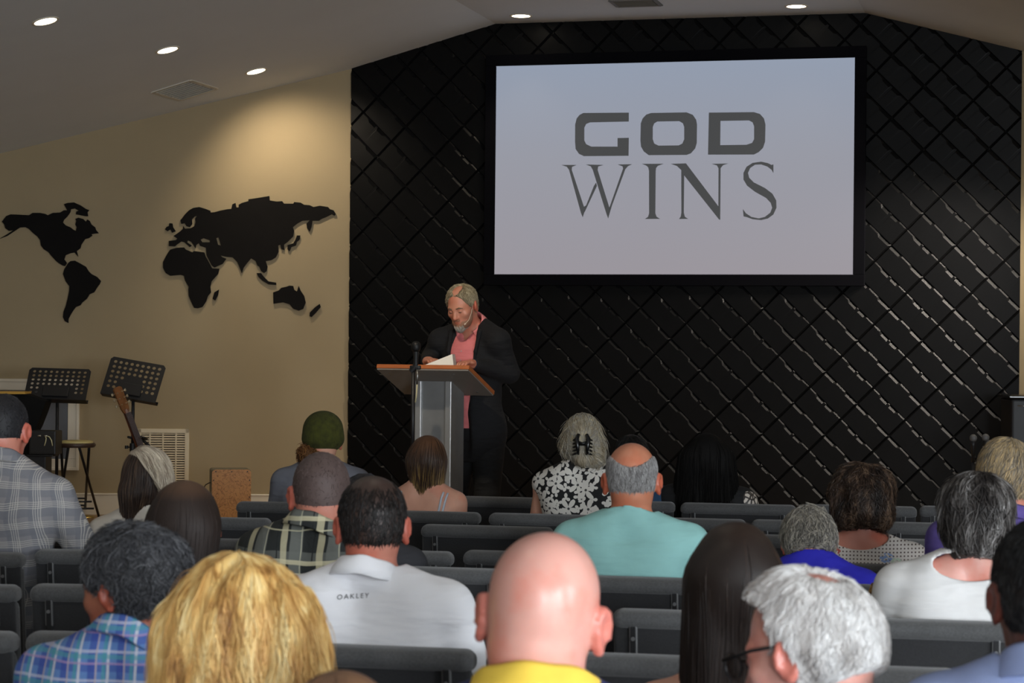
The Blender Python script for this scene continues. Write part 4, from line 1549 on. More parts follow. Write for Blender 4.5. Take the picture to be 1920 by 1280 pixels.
def strands(F, V, m, parent, n, length, flow, rad=0.0012, segs=8, lift=0.004, jit=0.25, off0=-0.001, keep=None, seed=1, wave=(0, 0), name='strands', verts=None, face_out=None, gravity=0.0):
    """locks of hair that run along the surface of the hair volume"""
    r = np.random.default_rng(seed)
    P0 = verts
    if keep is not None:
        P0 = P0[keep((P0 - F.O) @ F.HR / F.sc, P0)]
    if len(P0) == 0:
        return None
    P = P0[r.integers(0, len(P0), n)] + r.normal(size=(n, 3)) * 0.002
    Ln = length * (0.65 + 0.7 * r.random(n)) / segs
    lf = lift * (0.15 + 1.1 * r.random(n) ** 2)
    ph = r.random(n) * 6.28
    jv = r.normal(size=(n, 3)) * jit
    pts, nrm = [], []
    for k in range(segs + 1):
        g = V.grad(P)
        d = V.sample(P)
        P = P - g * (np.clip(d, -0.02, 0.03) - (off0 + lf * (k / segs) + 0.0))[:, None]
        pts.append(P.copy())
        nrm.append(g)
        h = (P - F.O) @ F.HR / F.sc
        fl = flow(h) @ F.HR.T
        if gravity:
            fl = fl + A(0, 0, -gravity)
        fl = fl + jv
        fl = fl - g * (fl * g).sum(1, keepdims=True)
        fl /= np.maximum(np.linalg.norm(fl, axis=1, keepdims=True), 1e-6)
        if wave[0]:
            sdv = np.cross(fl, g)
            fl = fl + sdv * (wave[0] * np.sin(ph + wave[1] * k))[:, None]
        P = P + fl * Ln[:, None]
    pts = np.stack(pts, 1)
    nrm = np.stack(nrm, 1)
    t = np.gradient(pts, axis=1)
    t /= np.maximum(np.linalg.norm(t, axis=2, keepdims=True), 1e-9)
    b = np.cross(t, nrm)
    b /= np.maximum(np.linalg.norm(b, axis=2, keepdims=True), 1e-9)
    prof = np.sin(np.linspace(0.35, math.pi - 0.12, segs + 1))
    rr = rad * (0.6 + 0.8 * r.random(n))[:, None] * prof[None]
    ring = []
    for a in range(3):
        th = 2 * math.pi * a / 3 + math.pi / 2
        ring.append(pts + b * (1.5 * math.cos(th) * rr)[..., None] + nrm * (0.9 * math.sin(th) * rr)[..., None])
    Vt = np.stack(ring, 2)                       # n, segs+1, 3, 3
    idx = np.arange(n * (segs + 1) * 3).reshape(n, segs + 1, 3)
    Q = []
    for a in range(3):
        b_ = (a + 1) % 3
        Q.append(np.stack([idx[:, :-1, a], idx[:, :-1, b_], idx[:, 1:, b_], idx[:, 1:, a]], -1).reshape(-1, 4))
    return np_mesh(name, Vt.reshape(-1, 3), np.concatenate(Q), m, parent)


def away(c, twist=0.0):
    """flow away from the crown point c"""
    c = np.array(c)

    def f(h):
        d = h - c
        d = d / np.maximum(np.linalg.norm(d, axis=1, keepdims=True), 1e-6)
        if twist:
            d = d + twist * np.cross(d, A(0, 0, 1))
        return d
    return f


def toward(c):
    return lambda h: (np.array(c) - h) / np.maximum(np.linalg.norm(np.array(c) - h, axis=1, keepdims=True), 1e-6)


def down(side=0.35, c=(0, 0.0, 0.14)):
    """from the parting outwards, then straight down"""
    c = np.array(c)

    def f(h):
        d = h - c
        d[:, 1] -= 0.02
        out = d * A(1, 1, 0)
        w = np.clip((0.10 - (c[2] - h[:, 2])) / 0.10, 0, 1)[:, None]
        return out / np.maximum(np.linalg.norm(out, axis=1, keepdims=True), 1e-6) * (w + side * 0.2) + A(0, 0, -1) * (1.25 - w)
    return f


def hair_mat(name, stops, rough=0.5, sheen_spec=0.35, scale=14, locks=None):
    """tones differ from lock to lock"""
    t = NT(name)
    g = t.n('NewGeometry')
    f = t.math('ADD', t.math('MULTIPLY', g.outputs['Random Per Island'], 0.62), t.math('MULTIPLY', t.noise(scale, 2), 0.45))
    if locks:
        vm = t.n('Mapping')
        vm.inputs['Scale'].default_value = (1, 1, 0.3)
        t.l(t.obj(), vm.inputs['Vector'])
        big = t.noise(locks, 2, 0.5, vm.outputs[0], 0.6)
        f = t.math('ADD', t.math('MULTIPLY', g.outputs['Random Per Island'], 0.30), t.math('MULTIPLY', t.math('SUBTRACT', big, 0.28), 1.55))
    t.l(t.ramp(f, [(p, c) for p, c in stops]), t.b.inputs['Base Color'])
    t.b.inputs['Roughness'].default_value = rough
    t.b.inputs['Specular IOR Level'].default_value = sheen_spec
    return t.m


def H3(a, b, c):
    return [(0.2, srgb(*a)), (0.55, srgb(*b)), (0.88, srgb(*c))]


def skin_mat(name, c, ruddy=(1.0, 0.78, 0.74), rough=0.45):
    t = NT(name)
    base = srgb(*c)
    red = tuple(base[i] * ruddy[i] for i in range(3)) + (1,)
    lite = tuple(min(1, base[i] * 1.1) for i in range(3)) + (1,)
    at_ = t.n('Attribute', attribute_name='ruddy')
    ear = tuple(base[i] * (0.92, 0.58, 0.54)[i] for i in range(3)) + (1,)
    t.l(t.mix(at_.outputs['Fac'], t.ramp(t.noise(11, 5), [(0.32, red), (0.52, base), (0.72, lite)]), ear), t.b.inputs['Base Color'])
    t.b.inputs['Roughness'].default_value = rough
    t.b.inputs['Subsurface Weight'].default_value = 0.12
    t.b.inputs['Subsurface Radius'].default_value = (0.012, 0.005, 0.003)
    t.b.inputs['Subsurface Scale'].default_value = 1.0
    t.bump(t.noise(90, 3), 0.06, 0.004)
    return t.m


def cloth(name, c, vary=0.05, rough=0.85):
    t = NT(name)
    b = srgb(*c)
    lo = tuple(x * (1 - vary) for x in b[:3]) + (1,)
    hi = tuple(min(1, x * (1 + vary)) for x in b[:3]) + (1,)
    t.l(t.ramp(t.noise(14, 3), [(0.3, lo), (0.7, hi)]), t.b.inputs['Base Color'])
    t.b.inputs['Roughness'].default_value = rough
    mp_ = t.n('Mapping')
    mp_.inputs['Scale'].default_value = (3.5, 3.5, 13)
    mp_.inputs['Rotation'].default_value = (0, 0.25, 0)
    t.l(t.obj(), mp_.inputs['Vector'])
    wv = t.noise(1.6, 2, 0.45, mp_.outputs[0], 0.3)
    fine = t.noise(500, 2)
    t.bump(t.math('ADD', wv, t.math('MULTIPLY', fine, 0.03)), 0.6, 0.03)
    return t.m


def plaid(name, base, bands, rough=0.85, axes=(0, 2), warp=0.02):
    """woven checks: bands are (axis 0/1, period, offset, width, colour, strength)"""
    t = NT(name)
    x = t.xyz()
    nz = t.math('MULTIPLY', t.math('SUBTRACT', t.noise(5, 2), 0.5), warp)
    co = [t.math('ADD', x[axes[0]], nz), t.math('ADD', x[axes[1]], nz)]
    col = srgb(*base)
    for ax, per, off, wid, c, st in bands:
        f = t.math('FRACT', t.math('ADD', t.math('DIVIDE', co[ax], per), off + 50))
        m_ = t.math('MULTIPLY', t.math('LESS_THAN', f, wid / per), st)
        col = t.mix(m_, col, srgb(*c))
    t.l(col, t.b.inputs['Base Color'])
    t.b.inputs['Roughness'].default_value = rough
    t.bump(t.noise(9, 3, 0.5, None, 1.2), 0.4, 0.02)
    return t.m


TROUSERS = cloth('dark_trousers', (46, 48, 56))
SHOE = mat('dark_shoe_leather', srgb(40, 34, 30), 0.5)


def pix_x(c):
    p = CAM_M.inverted() @ (c.location + Vector((0, 0, CZT)))
    return 960 + FPX * p.x / -p.z


def make_fig(px, py, d, yaw=0, pitch=8, roll=0, sc=1.0, face=None, sw=0.175, bw=1.0, ly=-0.02, lx=0.0, top=0.0, dz=0.0, hunch=0.0, nr=0.056, ar=1.0, floor=0.0):
    if isinstance(d, str):                       # 'r5': sit on the chair of that row
        ch = min((c for c in CHAIRS if c['group'] == G_CH[int(d[1])]), key=lambda c: abs(pix_x(c) - px))
        fw = ch.rotation_euler[2]
        fv = Vector((-math.sin(fw), math.cos(fw), 0))
        face_ = math.degrees(fw)
        dd = []
        for t in (5.0, 8.0):
            f = make_fig(px, py, t, yaw, pitch, roll, sc, face_, sw, bw, ly, lx, top)
            dd.append((f.root - ch.location).dot(fv))
        d = 5.0 + 3.0 * (0.345 - dd[0]) / (dd[1] - dd[0])
        face = face_ if face is None else face
    F = Fig()
    F.face = ROT_C if face is None else R(face)
    yaw = yaw + 14.4 - math.degrees(F.face) - math.degrees(math.atan((px - 960) / FPX))   # yaw is told as the lens sees it
    F.sc, F.sw, F.bw, F.nr, F.ar, F.lr = sc, sw, bw, nr, ar, bw
    F.HR = rot3(R(yaw), R(pitch), R(roll))
    T = at(px, py, d)
    Rw = np.array(Matrix.Rotation(F.face, 3, 'Z'))
    M = F.HR
    rr = (CRR * sc + top)
    ztop = (M @ (CRC * sc))[2] + math.sqrt((((M.T @ A(0, 0, 1)) * rr) ** 2).sum())
    cw = Rw @ (M @ (CRC * sc))
    Ow = A(T.x - cw[0], T.y - cw[1], T.z - ztop)
    F.O = A(lx, ly, Ow[2])
    F.root = Vector(tuple(Ow - Rw @ A(lx, ly, Ow[2]))) 
    F.root.z = 0
    F.sz = F.O[2] - 0.165 * sc + dz
    F.cy = ly * 0.5 - 0.035 - hunch * 0.2
    F.N = A(lx * 0.8, ly - 0.045 - hunch, F.sz + 0.02)
    F.S = {x: A(lx * 0.7 + x * (sw + 0.005), F.cy + 0.005, F.sz - 0.030) for x in (-1, 1)}
    F.E = {x: A(lx * 0.6 + x * (sw + 0.065), F.cy + 0.06, F.sz - 0.30) for x in (-1, 1)}
    F.Wr = {x: A(x * 0.10, 0.27, 0.66) for x in (-1, 1)}
    F.Hd = {x: A(-x * 0.25, 1.0, -0.1) for x in (-1, 1)}
    F.Hu = {x: A(0, 0.1, 1) for x in (-1, 1)}
    F.curl, F.thumb_in = 0.28, True
    F.L = {x: (A(x * 0.09, 0.06, 0.555), A(x * 0.11, 0.46, 0.54), A(x * 0.115, 0.45, 0.10)) for x in (-1, 1)}
    F.fdir = A(0, 1, 0)
    F.floor = floor
    return F


def collar_band(F, ax, m, ht, r, parent, base=0.028, gap=24, leaf=0.85, fwd=0.0, drop=0.055):
    """stand and folded leaf of a shirt collar, open at the front"""
    b0 = np.cross(ax, A(0, 1, 0))
    b0 /= np.linalg.norm(b0)
    f0 = np.cross(b0, ax)
    prof = [(0.0, 0.1 * ht), (0.0, 0.6 * ht), (0.001, ht), (0.006, ht + 0.004), (0.012, ht - 0.002), (0.020, ht * (1 - leaf * 0.5)), (0.028, ht * (1 - leaf)), (0.024, ht * (1 - leaf) - 0.004), (0.012, ht * 0.25), (0.008, 0.1 * ht)]
    n = 44
    rings = []
    bm = bmesh.new()
    for i in range(n + 1):
        a = R(90 + gap / 2 + (360 - gap) * i / n)
        dr = b0 * math.cos(a) + f0 * math.sin(a)
        front = 0.5 + 0.5 * math.sin(a)
        z0 = base - drop * front
        ring = []
        for pr, pz in prof:
            p = F.N + A(0, fwd, 0) + dr * (r + pr + 0.006 * front) + ax * (z0 + pz * (1 - 0.15 * front)) + A(0, 0, 0.0015 * math.sin(7 * a))
            ring.append(bm.verts.new(p))
        rings.append(ring)
    k = len(prof)
    for a_, b_ in zip(rings, rings[1:]):
        for i in range(k):
            bm.faces.new((a_[i], a_[(i + 1) % k], b_[(i + 1) % k], b_[i]))
    bm.faces.new(rings[0])
    bm.faces.new(rings[-1][::-1])
    bmesh.ops.recalc_face_normals(bm, faces=bm.faces[:])
    return obj('collar', bm, m, parent, smooth=True)


def ear_tint(F, o, v):
    """ears are ruddier than the rest of the skin"""
    h = (v - F.O) @ F.HR / F.sc
    d = np.sqrt((h[:, 1] + 0.014) ** 2 + ((h[:, 2] + 0.014) * 0.7) ** 2)
    m = np.clip((np.abs(h[:, 0]) - 0.070) / 0.008, 0, 1) * np.clip((0.042 - d) / 0.012, 0, 1)
    at_ = o.data.attributes.new('ruddy', 'FLOAT', 'POINT')
    at_.data.foreach_set('value', m.astype(np.float32))


def build_person(F, label, skin, h=0.008, top_kind='tee', top_mat=None, sleeve=0.6, hairf=None, collar=None, neck_drop=0.0, wob=(0.0025, 26), infl=0.013, ears=True, cat='person', group=None, seed=1, scoop=None, legs=True, trousers=None, top_name='shirt'):
    root = empty('person', F.root, F.face, label, cat, group)
    lo, hi = A(-0.36, -0.26, 0.0), A(0.36, 0.72, F.O[2] + 0.15)
    lo = np.minimum(lo, F.O - 0.2)
    V = Vol(lo, hi, h)
    torso_prims(F, V)
    arm_prims(F, V)
    leg_prims(F, V)
    neck_prims(F, V)
    head_prims(F, V, ears)
    v, q = V.mesh()
    ear_tint(F, np_mesh('body', relax(v, q, 1, 0.35), q, skin, root), v)
    # clothing
    if top_kind:
        C = Vol(A(-0.38, -0.28, 0.48), A(0.38, 0.42, F.sz + 0.16), max(h, 0.007))
        torso_prims(F, C, infl, 0.07)
        if sleeve > 0:
            arm_prims(F, C, infl, sleeve, False)
        neck_prims(F, C, infl * 0.6)
        if wob[0]:
            C.wobble(wob[0], wob[1], seed)
        ax = F.hp(0, -0.03, -0.055) - F.N
        ax /= np.linalg.norm(ax)
        if top_kind in ('tee', 'collar'):
            C.neck(F.N, ax, F.nr * 1.1 + 0.012, 0.048 - neck_drop, 0.45)
        if scoop is not None:
            C.ell(F.N + A(0, scoop[3], scoop[4]), scoop[:3], None, 0.006, 'cut')
        C.plane((0, 0, 0.50), (0, 0, -1))
        v, q = C.mesh()
        sh = np_mesh(top_name, relax(v, q, 1, 0.4), q, top_mat, root)
        F.C = C
        if collar is not None:
            cm, ch_, cr, tilt = collar
            collar_band(F, ax, cm, ch_, cr, sh)
        F.shirt = sh
    if legs:
        C = Vol(A(-0.32, -0.2, 0.0), A(0.32, 0.62, 0.76), 0.014)
        C.ell((0, 0.02, 0.585), A(0.165 * F.bw, 0.125 * F.bw, 0.115) + 0.010, None, 0.04)
        leg_prims(F, C, 0.012, 0.05, False)
        C.plane((0, 0, 0.085), (0, 0, -1))
        v, q = C.mesh()
        np_mesh('trousers', relax(v, q, 1), q, trousers or TROUSERS, root)
        shoes(F, root, SHOE)
    if hairf:
        hairf(F, root, h)
    return root


def hair_box(F, lo, hi, h):
    c = [F.hp(*p) for p in ((x, y, z) for x in (lo[0], hi[0]) for y in (lo[1], hi[1]) for z in (lo[2], hi[2]))]
    c = np.array(c)
    return Vol(c.min(0), c.max(0), h)


def hcut(F, V, p, n, k=0.006):
    V.plane(F.hp(*p), F.HR @ np.array(n, float), k)


def ear_gap(F, V):
    for x in (-1, 1):
        V.ell(F.hp(x * 0.084, 0.0, -0.02), F.hr(0.022, 0.026, 0.036), F.HR, 0.008, 'cut')


def cap_hair(th, m, n=2200, length=0.035, lift=0.006, nape=-0.075, front=0.055, crown=(0, -0.045, 0.13), rad=0.0011, bald=None, lumps=0.0, jit=0.3, base_m=None, volume=None, fl=None, wave=(0, 0), gap=True, keepf=None, hh=0.005, twist=0.0, segs=7):
    """short hair: a shell over the skull with locks lying on it"""
    def f(F, root, h):
        V = hair_box(F, (-0.14, -0.17, -0.15), (0.14, 0.15, 0.18), min(h, hh))
        e = A(th, th, th)
        V.ell(F.hp(*CRC), F.hr(*CRR) + th, F.HR, 0.01)
        V.ell(F.hp(0, -0.035, -0.02), F.hr(0.064, 0.066, 0.064) + th * 0.85, F.HR, 0.02)
        if volume:
            for c, r in volume:
                V.ell(F.hp(*c), F.hr(*r), F.HR, 0.03)
        if lumps:
            V.wobble(lumps, 60, 3)
        hcut(F, V, (0, 0, nape), (0, -0.25, -1))
        hcut(F, V, (0, front + 0.022, 0.055), (0, 0.85, -0.52))
        hcut(F, V, (0, 0.028, -0.02), (0, 1, -0.32))
        hcut(F, V, (0, -0.010, -0.035), (0, 0.75, -0.66))
        if gap:
            ear_gap(F, V)
        if bald:
            for c, r in bald:
                V.ell(F.hp(*c), F.hr(*r), F.HR, 0.012, 'cut')
        v, q = V.mesh()
        hb = np_mesh('hair', relax(v, q, 1, 0.4), q, base_m or m, root)
        k = (lambda hl, w: keepf(hl)) if keepf else None
        if n:
            strands(F, V, m, hb, n, length, fl or away(crown, twist), rad, segs, lift, jit, 0.0, k, 5, wave, 'strands', v)
    return f
# ------------------------------------------------------------------ more hair
def long_hair(m, th=0.016, length=0.3, r0=0.075, r1=0.06, sx=0.045, sides=0.0, n=3000, slen=0.22, rad=0.0013, flow=None, gravity=0.9, wave=(0.0, 0.6), lumps=0.0, jit=0.12, lift=0.008, back=-0.045, dx=0.0, front=0.05, hh=0.007, base_m=None, extra=None, segs=12, name='hair'):
    def f(F, root, h):
        top = F.hp(0, 0, 0)
        lo = np.minimum(top - A(0.24, 0.24, length + 0.14), F.O - 0.2)
        V = Vol(lo, top + A(0.24, 0.2, 0.22), hh)
        V.ell(F.hp(*CRC), F.hr(*CRR) + th, F.HR, 0.01)
        V.ell(F.hp(0, -0.035, -0.02), F.hr(0.066, 0.068, 0.07) + th, F.HR, 0.03)
        for x in (-1, 1):
            a = F.hp(x * sx, back, 0.0)
            V.cone(a, a + A(dx + x * (r0 - r1) * 0.0, -0.015, -length), r0, r1, 0.03)
            if sides:
                a = F.hp(x * 0.066, -0.005, 0.0)
                V.cone(a, a + A(dx + x * sides, -0.03, -length * 0.85), 0.033 + th * 0.6, 0.036, 0.05)
        if extra:
            extra(F, V)
        if lumps:
            V.ridges(lumps, 110, 4)
        hcut(F, V, (0, front + 0.02, 0.03), (0, 1, -0.35), 0.01)
        v, q = V.mesh()
        hb = np_mesh(name, relax(v, q, 1, 0.4), q, base_m or m, root)
        strands(F, V, m, hb, n, slen, flow or down(), rad, segs, lift, jit, -0.002, None, 6, wave, 'strands', v, gravity=gravity)
    return f


def ombre(name, top, mid, tip, z0, z1, rough=0.45):
    """long hair whose colour runs from root to tip, lock by lock"""
    t = NT(name)
    mr = t.n('MapRange')
    t.l(t.xyz()[2], mr.inputs[0])
    mr.inputs[1].default_value, mr.inputs[2].default_value = z0, z1
    g = t.n('NewGeometry')
    f = t.math('ADD', mr.outputs[0], t.math('MULTIPLY', t.math('SUBTRACT', g.outputs['Random Per Island'], 0.5), 0.55))
    t.l(t.ramp(f, [(0.0, srgb(*tip)), (0.42, srgb(*mid)), (0.75, srgb(*mid)), (1.0, srgb(*top))]), t.b.inputs['Base Color'])
    t.b.inputs['Roughness'].default_value = rough
    t.b.inputs['Specular IOR Level'].default_value = 0.35
    return t.m


SK_LIGHT = skin_mat('light_skin', (214, 160, 136))
SK_PINK = skin_mat('pink_skin', (222, 164, 150), (1.0, 0.74, 0.68), 0.33)
SK_TAN = skin_mat('tanned_skin', (202, 132, 102), (1.0, 0.8, 0.74), 0.38)
SK_RED = skin_mat('ruddy_skin', (206, 136, 116), (1.0, 0.72, 0.66))
SK_BROWN = skin_mat('brown_skin', (158, 98, 76), (0.9, 0.72, 0.66))
SK_DARK = skin_mat('deep_brown_skin', (96, 60, 48), (0.9, 0.75, 0.7))

# 1 man in the beanie, second row -------------------------------------------------
beanie_m = NT('green_knit')
wv = beanie_m.n('TexWave', wave_type='BANDS', bands_direction='X')
wv.inputs['Scale'].default_value = 60
wv.inputs['Distortion'].default_value = 1.0
beanie_m.l(beanie_m.obj(), wv.inputs['Vector'])
beanie_m.l(beanie_m.ramp(beanie_m.noise(40, 3), [(0.3, srgb(52, 54, 14)), (0.7, srgb(74, 76, 22))]), beanie_m.b.inputs['Base Color'])
beanie_m.b.inputs['Roughness'].default_value = 1.0
beanie_m.bump(wv.outputs['Fac'], 0.5, 0.004)


def beanie(F, root, h):
    V = hair_box(F, (-0.15, -0.16, -0.1), (0.15, 0.15, 0.2), 0.006)
    V.ell(F.hp(0, -0.012, 0.028), F.hr(0.0765, 0.097, 0.088) + 0.014, F.HR, 0.02)
    V.ell(F.hp(0, -0.03, 0.06), F.hr(0.084, 0.098, 0.070), F.HR, 0.04)
    V.ell(F.hp(0, -0.03, -0.0), F.hr(0.092, 0.098, 0.04), F.HR, 0.04)
    hcut(F, V, (0, 0, -0.042), (0, 0.30, -1), 0.012)
    v, q = V.mesh()
    bn = np_mesh('beanie', relax(v, q, 1), q, beanie_m.m, root)
    bm = bmesh.new()
    K = hair_box(F, (-0.15, -0.17, -0.14), (0.15, 0.12, 0.0), 0.006)
    for x, z in ((-0.082, -0.06), (-0.070, -0.085), (-0.06, -0.065), (-0.03, -0.07)):
        K.ell(F.hp(x, -0.045, z), F.hr(0.036, 0.042, 0.036), F.HR, 0.02)
    bm.free()
    v, q = K.mesh()
    m = hair_mat('curly_brown_locks', H3((64, 40, 20), (104, 66, 34), (140, 96, 52)))
    hb = np_mesh('hair', v, q, m, root)
    strands(F, K, m, hb, 420, 0.07, away((0, -0.02, 0.1)), 0.0016, 9, 0.018, 0.7, 0, None, 3, (1.1, 1.6), 'strands', v)


F = make_fig(606, 772, 'r2', 2, 6, 0, 1.02, sw=0.17, top=0.018)
build_person(F, 'man in a dark green knit beanie and grey shirt in the second row', SK_LIGHT, 0.009, 'tee', cloth('slate_grey_shirt', (116, 118, 128)), 0.65, beanie, seed=2)

# 2 young woman with long brown hair, second row ----------------------------------
gm_ = ombre('brown_to_blonde_hair', (92, 62, 42), (62, 44, 32), (176, 142, 84), 0.88, 1.22)
F = make_fig(802, 815, 'r2', -8, 4, 3, 0.93, sw=0.135, top=0.014, bw=0.82, nr=0.045, ar=0.8, lx=0.0)
g_root = build_person(F, 'young woman with long brown hair and bare shoulders in a strappy top, second row', SK_LIGHT, 0.008, 'tank', cloth('pale_blue_strappy_top', (200, 206, 216)), 0.0,
             long_hair(gm_, 0.013, 0.27, 0.062, 0.030, 0.028, 0.0, 2600, 0.24, 0.0013, dx=0.018), seed=3, ears=False, scoop=(0.3, 0.3, 0.17, 0.0, 0.04), wob=(0, 1))
sm = cloth('white_blue_strap', (206, 214, 226))
for x in (-1, 1):
    for dx in (0.0, 0.022):
        bm = bmesh.new()
        pts = []
        for k in range(9):
            f = k / 8
            y, z = F.cy - 0.05 - 0.10 * (1 - f) ** 0.7 - 0.01, F.sz - 0.12 + 0.135 * f
            p = A(F.N[0] + x * (0.085 + dx + 0.01 * f), y, z)
            for _ in range(6):
                Vb = F.C
            pts.append(Vector(p))
        # rest the strap on the back
        B = Vol(A(-0.3, -0.3, F.sz - 0.3), A(0.3, 0.3, F.sz + 0.12), 0.009)
        torso_prims(F, B)
        arm_prims(F, B, 0, 0.3, False)
        neck_prims(F, B)
        P = np.array([tuple(p) for p in pts])
        for _ in range(8):
            P = P - B.grad(P) * (B.sample(P) - 0.003)[:, None]
        tube(bm, [Vector(p) for p in P], 0.005, 8)
        obj('shoulder_strap', bm, sm, g_root, smooth=True)
bm = bmesh.new()
bmesh.ops.create_uvsphere(bm, u_segments=10, v_segments=8, radius=0.006, matrix=Matrix.Translation(Vector(tuple(F.hp(-0.086, -0.01, -0.075)))))
obj('earring', bm, CHROME, g_root, smooth=True)

# 3 woman with the hair clip, second row ------------------------------------------
ash = hair_mat('ash_blonde_grey_hair', [(0.12, srgb(128, 114, 92)), (0.42, srgb(178, 166, 142)), (0.68, srgb(164, 160, 152)), (0.95, srgb(222, 204, 156))], 0.42, locks=24)


def updo(F, root, h):
    V = hair_box(F, (-0.17, -0.22, -0.18), (0.17, 0.14, 0.19), 0.006)
    V.ell(F.hp(*CRC), F.hr(*CRR) + A(0.014, 0.014, 0.022), F.HR, 0.01)
    V.ell(F.hp(0, -0.05, -0.02), F.hr(0.098, 0.075, 0.062), F.HR, 0.04)
    V.ell(F.hp(0.0, -0.095, -0.015), F.hr(0.055, 0.05, 0.085), F.HR, 0.03)
    V.ell(F.hp(0.008, -0.125, -0.085), F.hr(0.036, 0.03, 0.03), F.HR, 0.02)
    V.ell(F.hp(0.06, -0.085, -0.07), F.hr(0.045, 0.05, 0.05), F.HR, 0.03)
    hcut(F, V, (0, 0.06, 0.03), (0, 1, -0.4))
    hcut(F, V, (0, 0.025, -0.03), (0, 1, -0.1))
    v, q = V.mesh()
    hb = np_mesh('hair', relax(v, q, 1), q, ash, root)
    strands(F, V, ash, hb, 2600, 0.12, toward((0, -0.145, -0.02)), 0.0014, 9, 0.006, 0.12, -0.001, None, 3, (0.15, 0.7), 'strands', v)
    strands(F, V, ash, hb, 260, 0.10, away((0, -0.02, 0.1)), 0.0009, 9, 0.02, 0.5, 0.0, lambda hl, w: np.abs(hl[:, 0]) > 0.05, 8, (0.5, 0.9), 'loose_strands', v, gravity=0.6)
    bm = bmesh.new()
    for sx in (-1, 1):
        tube(bm, [F.hp(sx * 0.018, -0.152, 0.030), F.hp(sx * 0.026, -0.166, 0.012), F.hp(sx * 0.022, -0.166, -0.03), F.hp(sx * 0.018, -0.158, -0.06)], [0.008, 0.010, 0.009, 0.004], 10)
        for k in range(5):
            z = 0.012 - 0.016 * k
            tube(bm, [F.hp(sx * 0.024, -0.164, z), F.hp(sx * 0.040, -0.146, z - 0.006), F.hp(sx * 0.046, -0.126, z - 0.008)], [0.005, 0.004, 0.002], 6)
    tube(bm, [F.hp(-0.02, -0.164, -0.012), F.hp(0.02, -0.164, -0.012)], 0.008, 10)
    tube(bm, [F.hp(-0.02, -0.168, -0.004), F.hp(0.0, -0.172, -0.01), F.hp(0.02, -0.168, -0.004)], 0.006, 10)
    obj('hair_clip', bm, mat('black_gloss_clip', (0.006, 0.006, 0.006), 0.25), hb, smooth=True)


fl = NT('black_white_floral')


def flowers(sc, rad, petals, sharp, seed):
    fx = fl.xyz()
    cv = fl.n('CombineXYZ')
    fl.l(fl.math('ADD', fx[0], seed), cv.inputs[0])
    fl.l(fx[2], cv.inputs[1])
    vo = fl.n('TexVoronoi', feature='F1', voronoi_dimensions='2D')
    vo.inputs['Scale'].default_value = sc
    vo.inputs['Randomness'].default_value = 0.8
    fl.l(cv.outputs[0], vo.inputs['Vector'])
    dv = fl.n('VectorMath', operation='SUBTRACT')
    fl.l(cv.outputs[0], dv.inputs[0])
    fl.l(vo.outputs['Position'], dv.inputs[1])
    sp = fl.n('SeparateXYZ')
    fl.l(dv.outputs[0], sp.inputs[0])
    rr = fl.math('SQRT', fl.math('ADD', fl.math('POWER', sp.outputs[0], 2.0), fl.math('POWER', sp.outputs[1], 2.0)))
    hs = fl.n('SeparateColor')
    fl.l(vo.outputs['Color'], hs.inputs[0])
    th = fl.math('ADD', fl.math('ARCTAN2', sp.outputs[1], sp.outputs[0]), fl.math('MULTIPLY', hs.outputs[0], 6.28))
    wv = fl.math('ABSOLUTE', fl.math('COSINE', fl.math('MULTIPLY', th, petals / 2)))
    lim = fl.math('MULTIPLY', fl.math('ADD', fl.math('MULTIPLY', fl.math('POWER', wv, sharp), 0.85), 0.18), rad)
    lim = fl.math('MULTIPLY', lim, fl.math('ADD', 0.75, fl.math('MULTIPLY', fl.noise(30, 2), 0.5)))
    return fl.math('LESS_THAN', rr, lim), fl.math('LESS_THAN', rr, rad * 0.13)


p1_, c1_ = flowers(12.5, 0.044, 5, 1.0, 0.0)
p2_, c2_ = flowers(24, 0.020, 3, 1.4, 3.3)
wht = fl.math('MAXIMUM', p1_, p2_)
fl.l(fl.mix(c1_, fl.mix(wht, srgb(20, 20, 22), srgb(226, 222, 214)), srgb(70, 70, 70)), fl.b.inputs['Base Color'])
fl.b.inputs['Roughness'].default_value = 0.8
F = make_fig(1093, 772, 'r2', 0, 6, 0, 1.0, sw=0.172, top=0.026, lx=-0.03, bw=1.02, dz=0.01, ar=0.95)
build_person(F, 'woman with grey-blonde hair in a claw clip and a black and white floral dress', SK_LIGHT, 0.0085, 'tee', fl.m, 0.0, updo, seed=4, top_name='dress', ears=True)

# 4 bald man in the teal shirt, fifth row -----------------------------------------
grey_short = hair_mat('short_grey_hair', H3((104, 100, 98), (150, 147, 145), (192, 190, 188)), 0.5)
F = make_fig(1185, 830, 'r5', 0, 5, -1, 1.07, sw=0.19, top=0.0, bw=1.1, nr=0.062)
build_person(F, 'bald man with grey side hair in a teal t-shirt in the fifth row', SK_TAN, 0.0065, 'tee', cloth('teal_tshirt', (150, 202, 198), 0.04), 0.7,
             cap_hair(0.004, grey_short, 6000, 0.024, 0.003, -0.082, 0.0, (0, -0.02, 0.15), 0.0006, [((0, 0.01, 0.118), (0.071, 0.165, 0.112))], jit=0.3, hh=0.0045), seed=5)

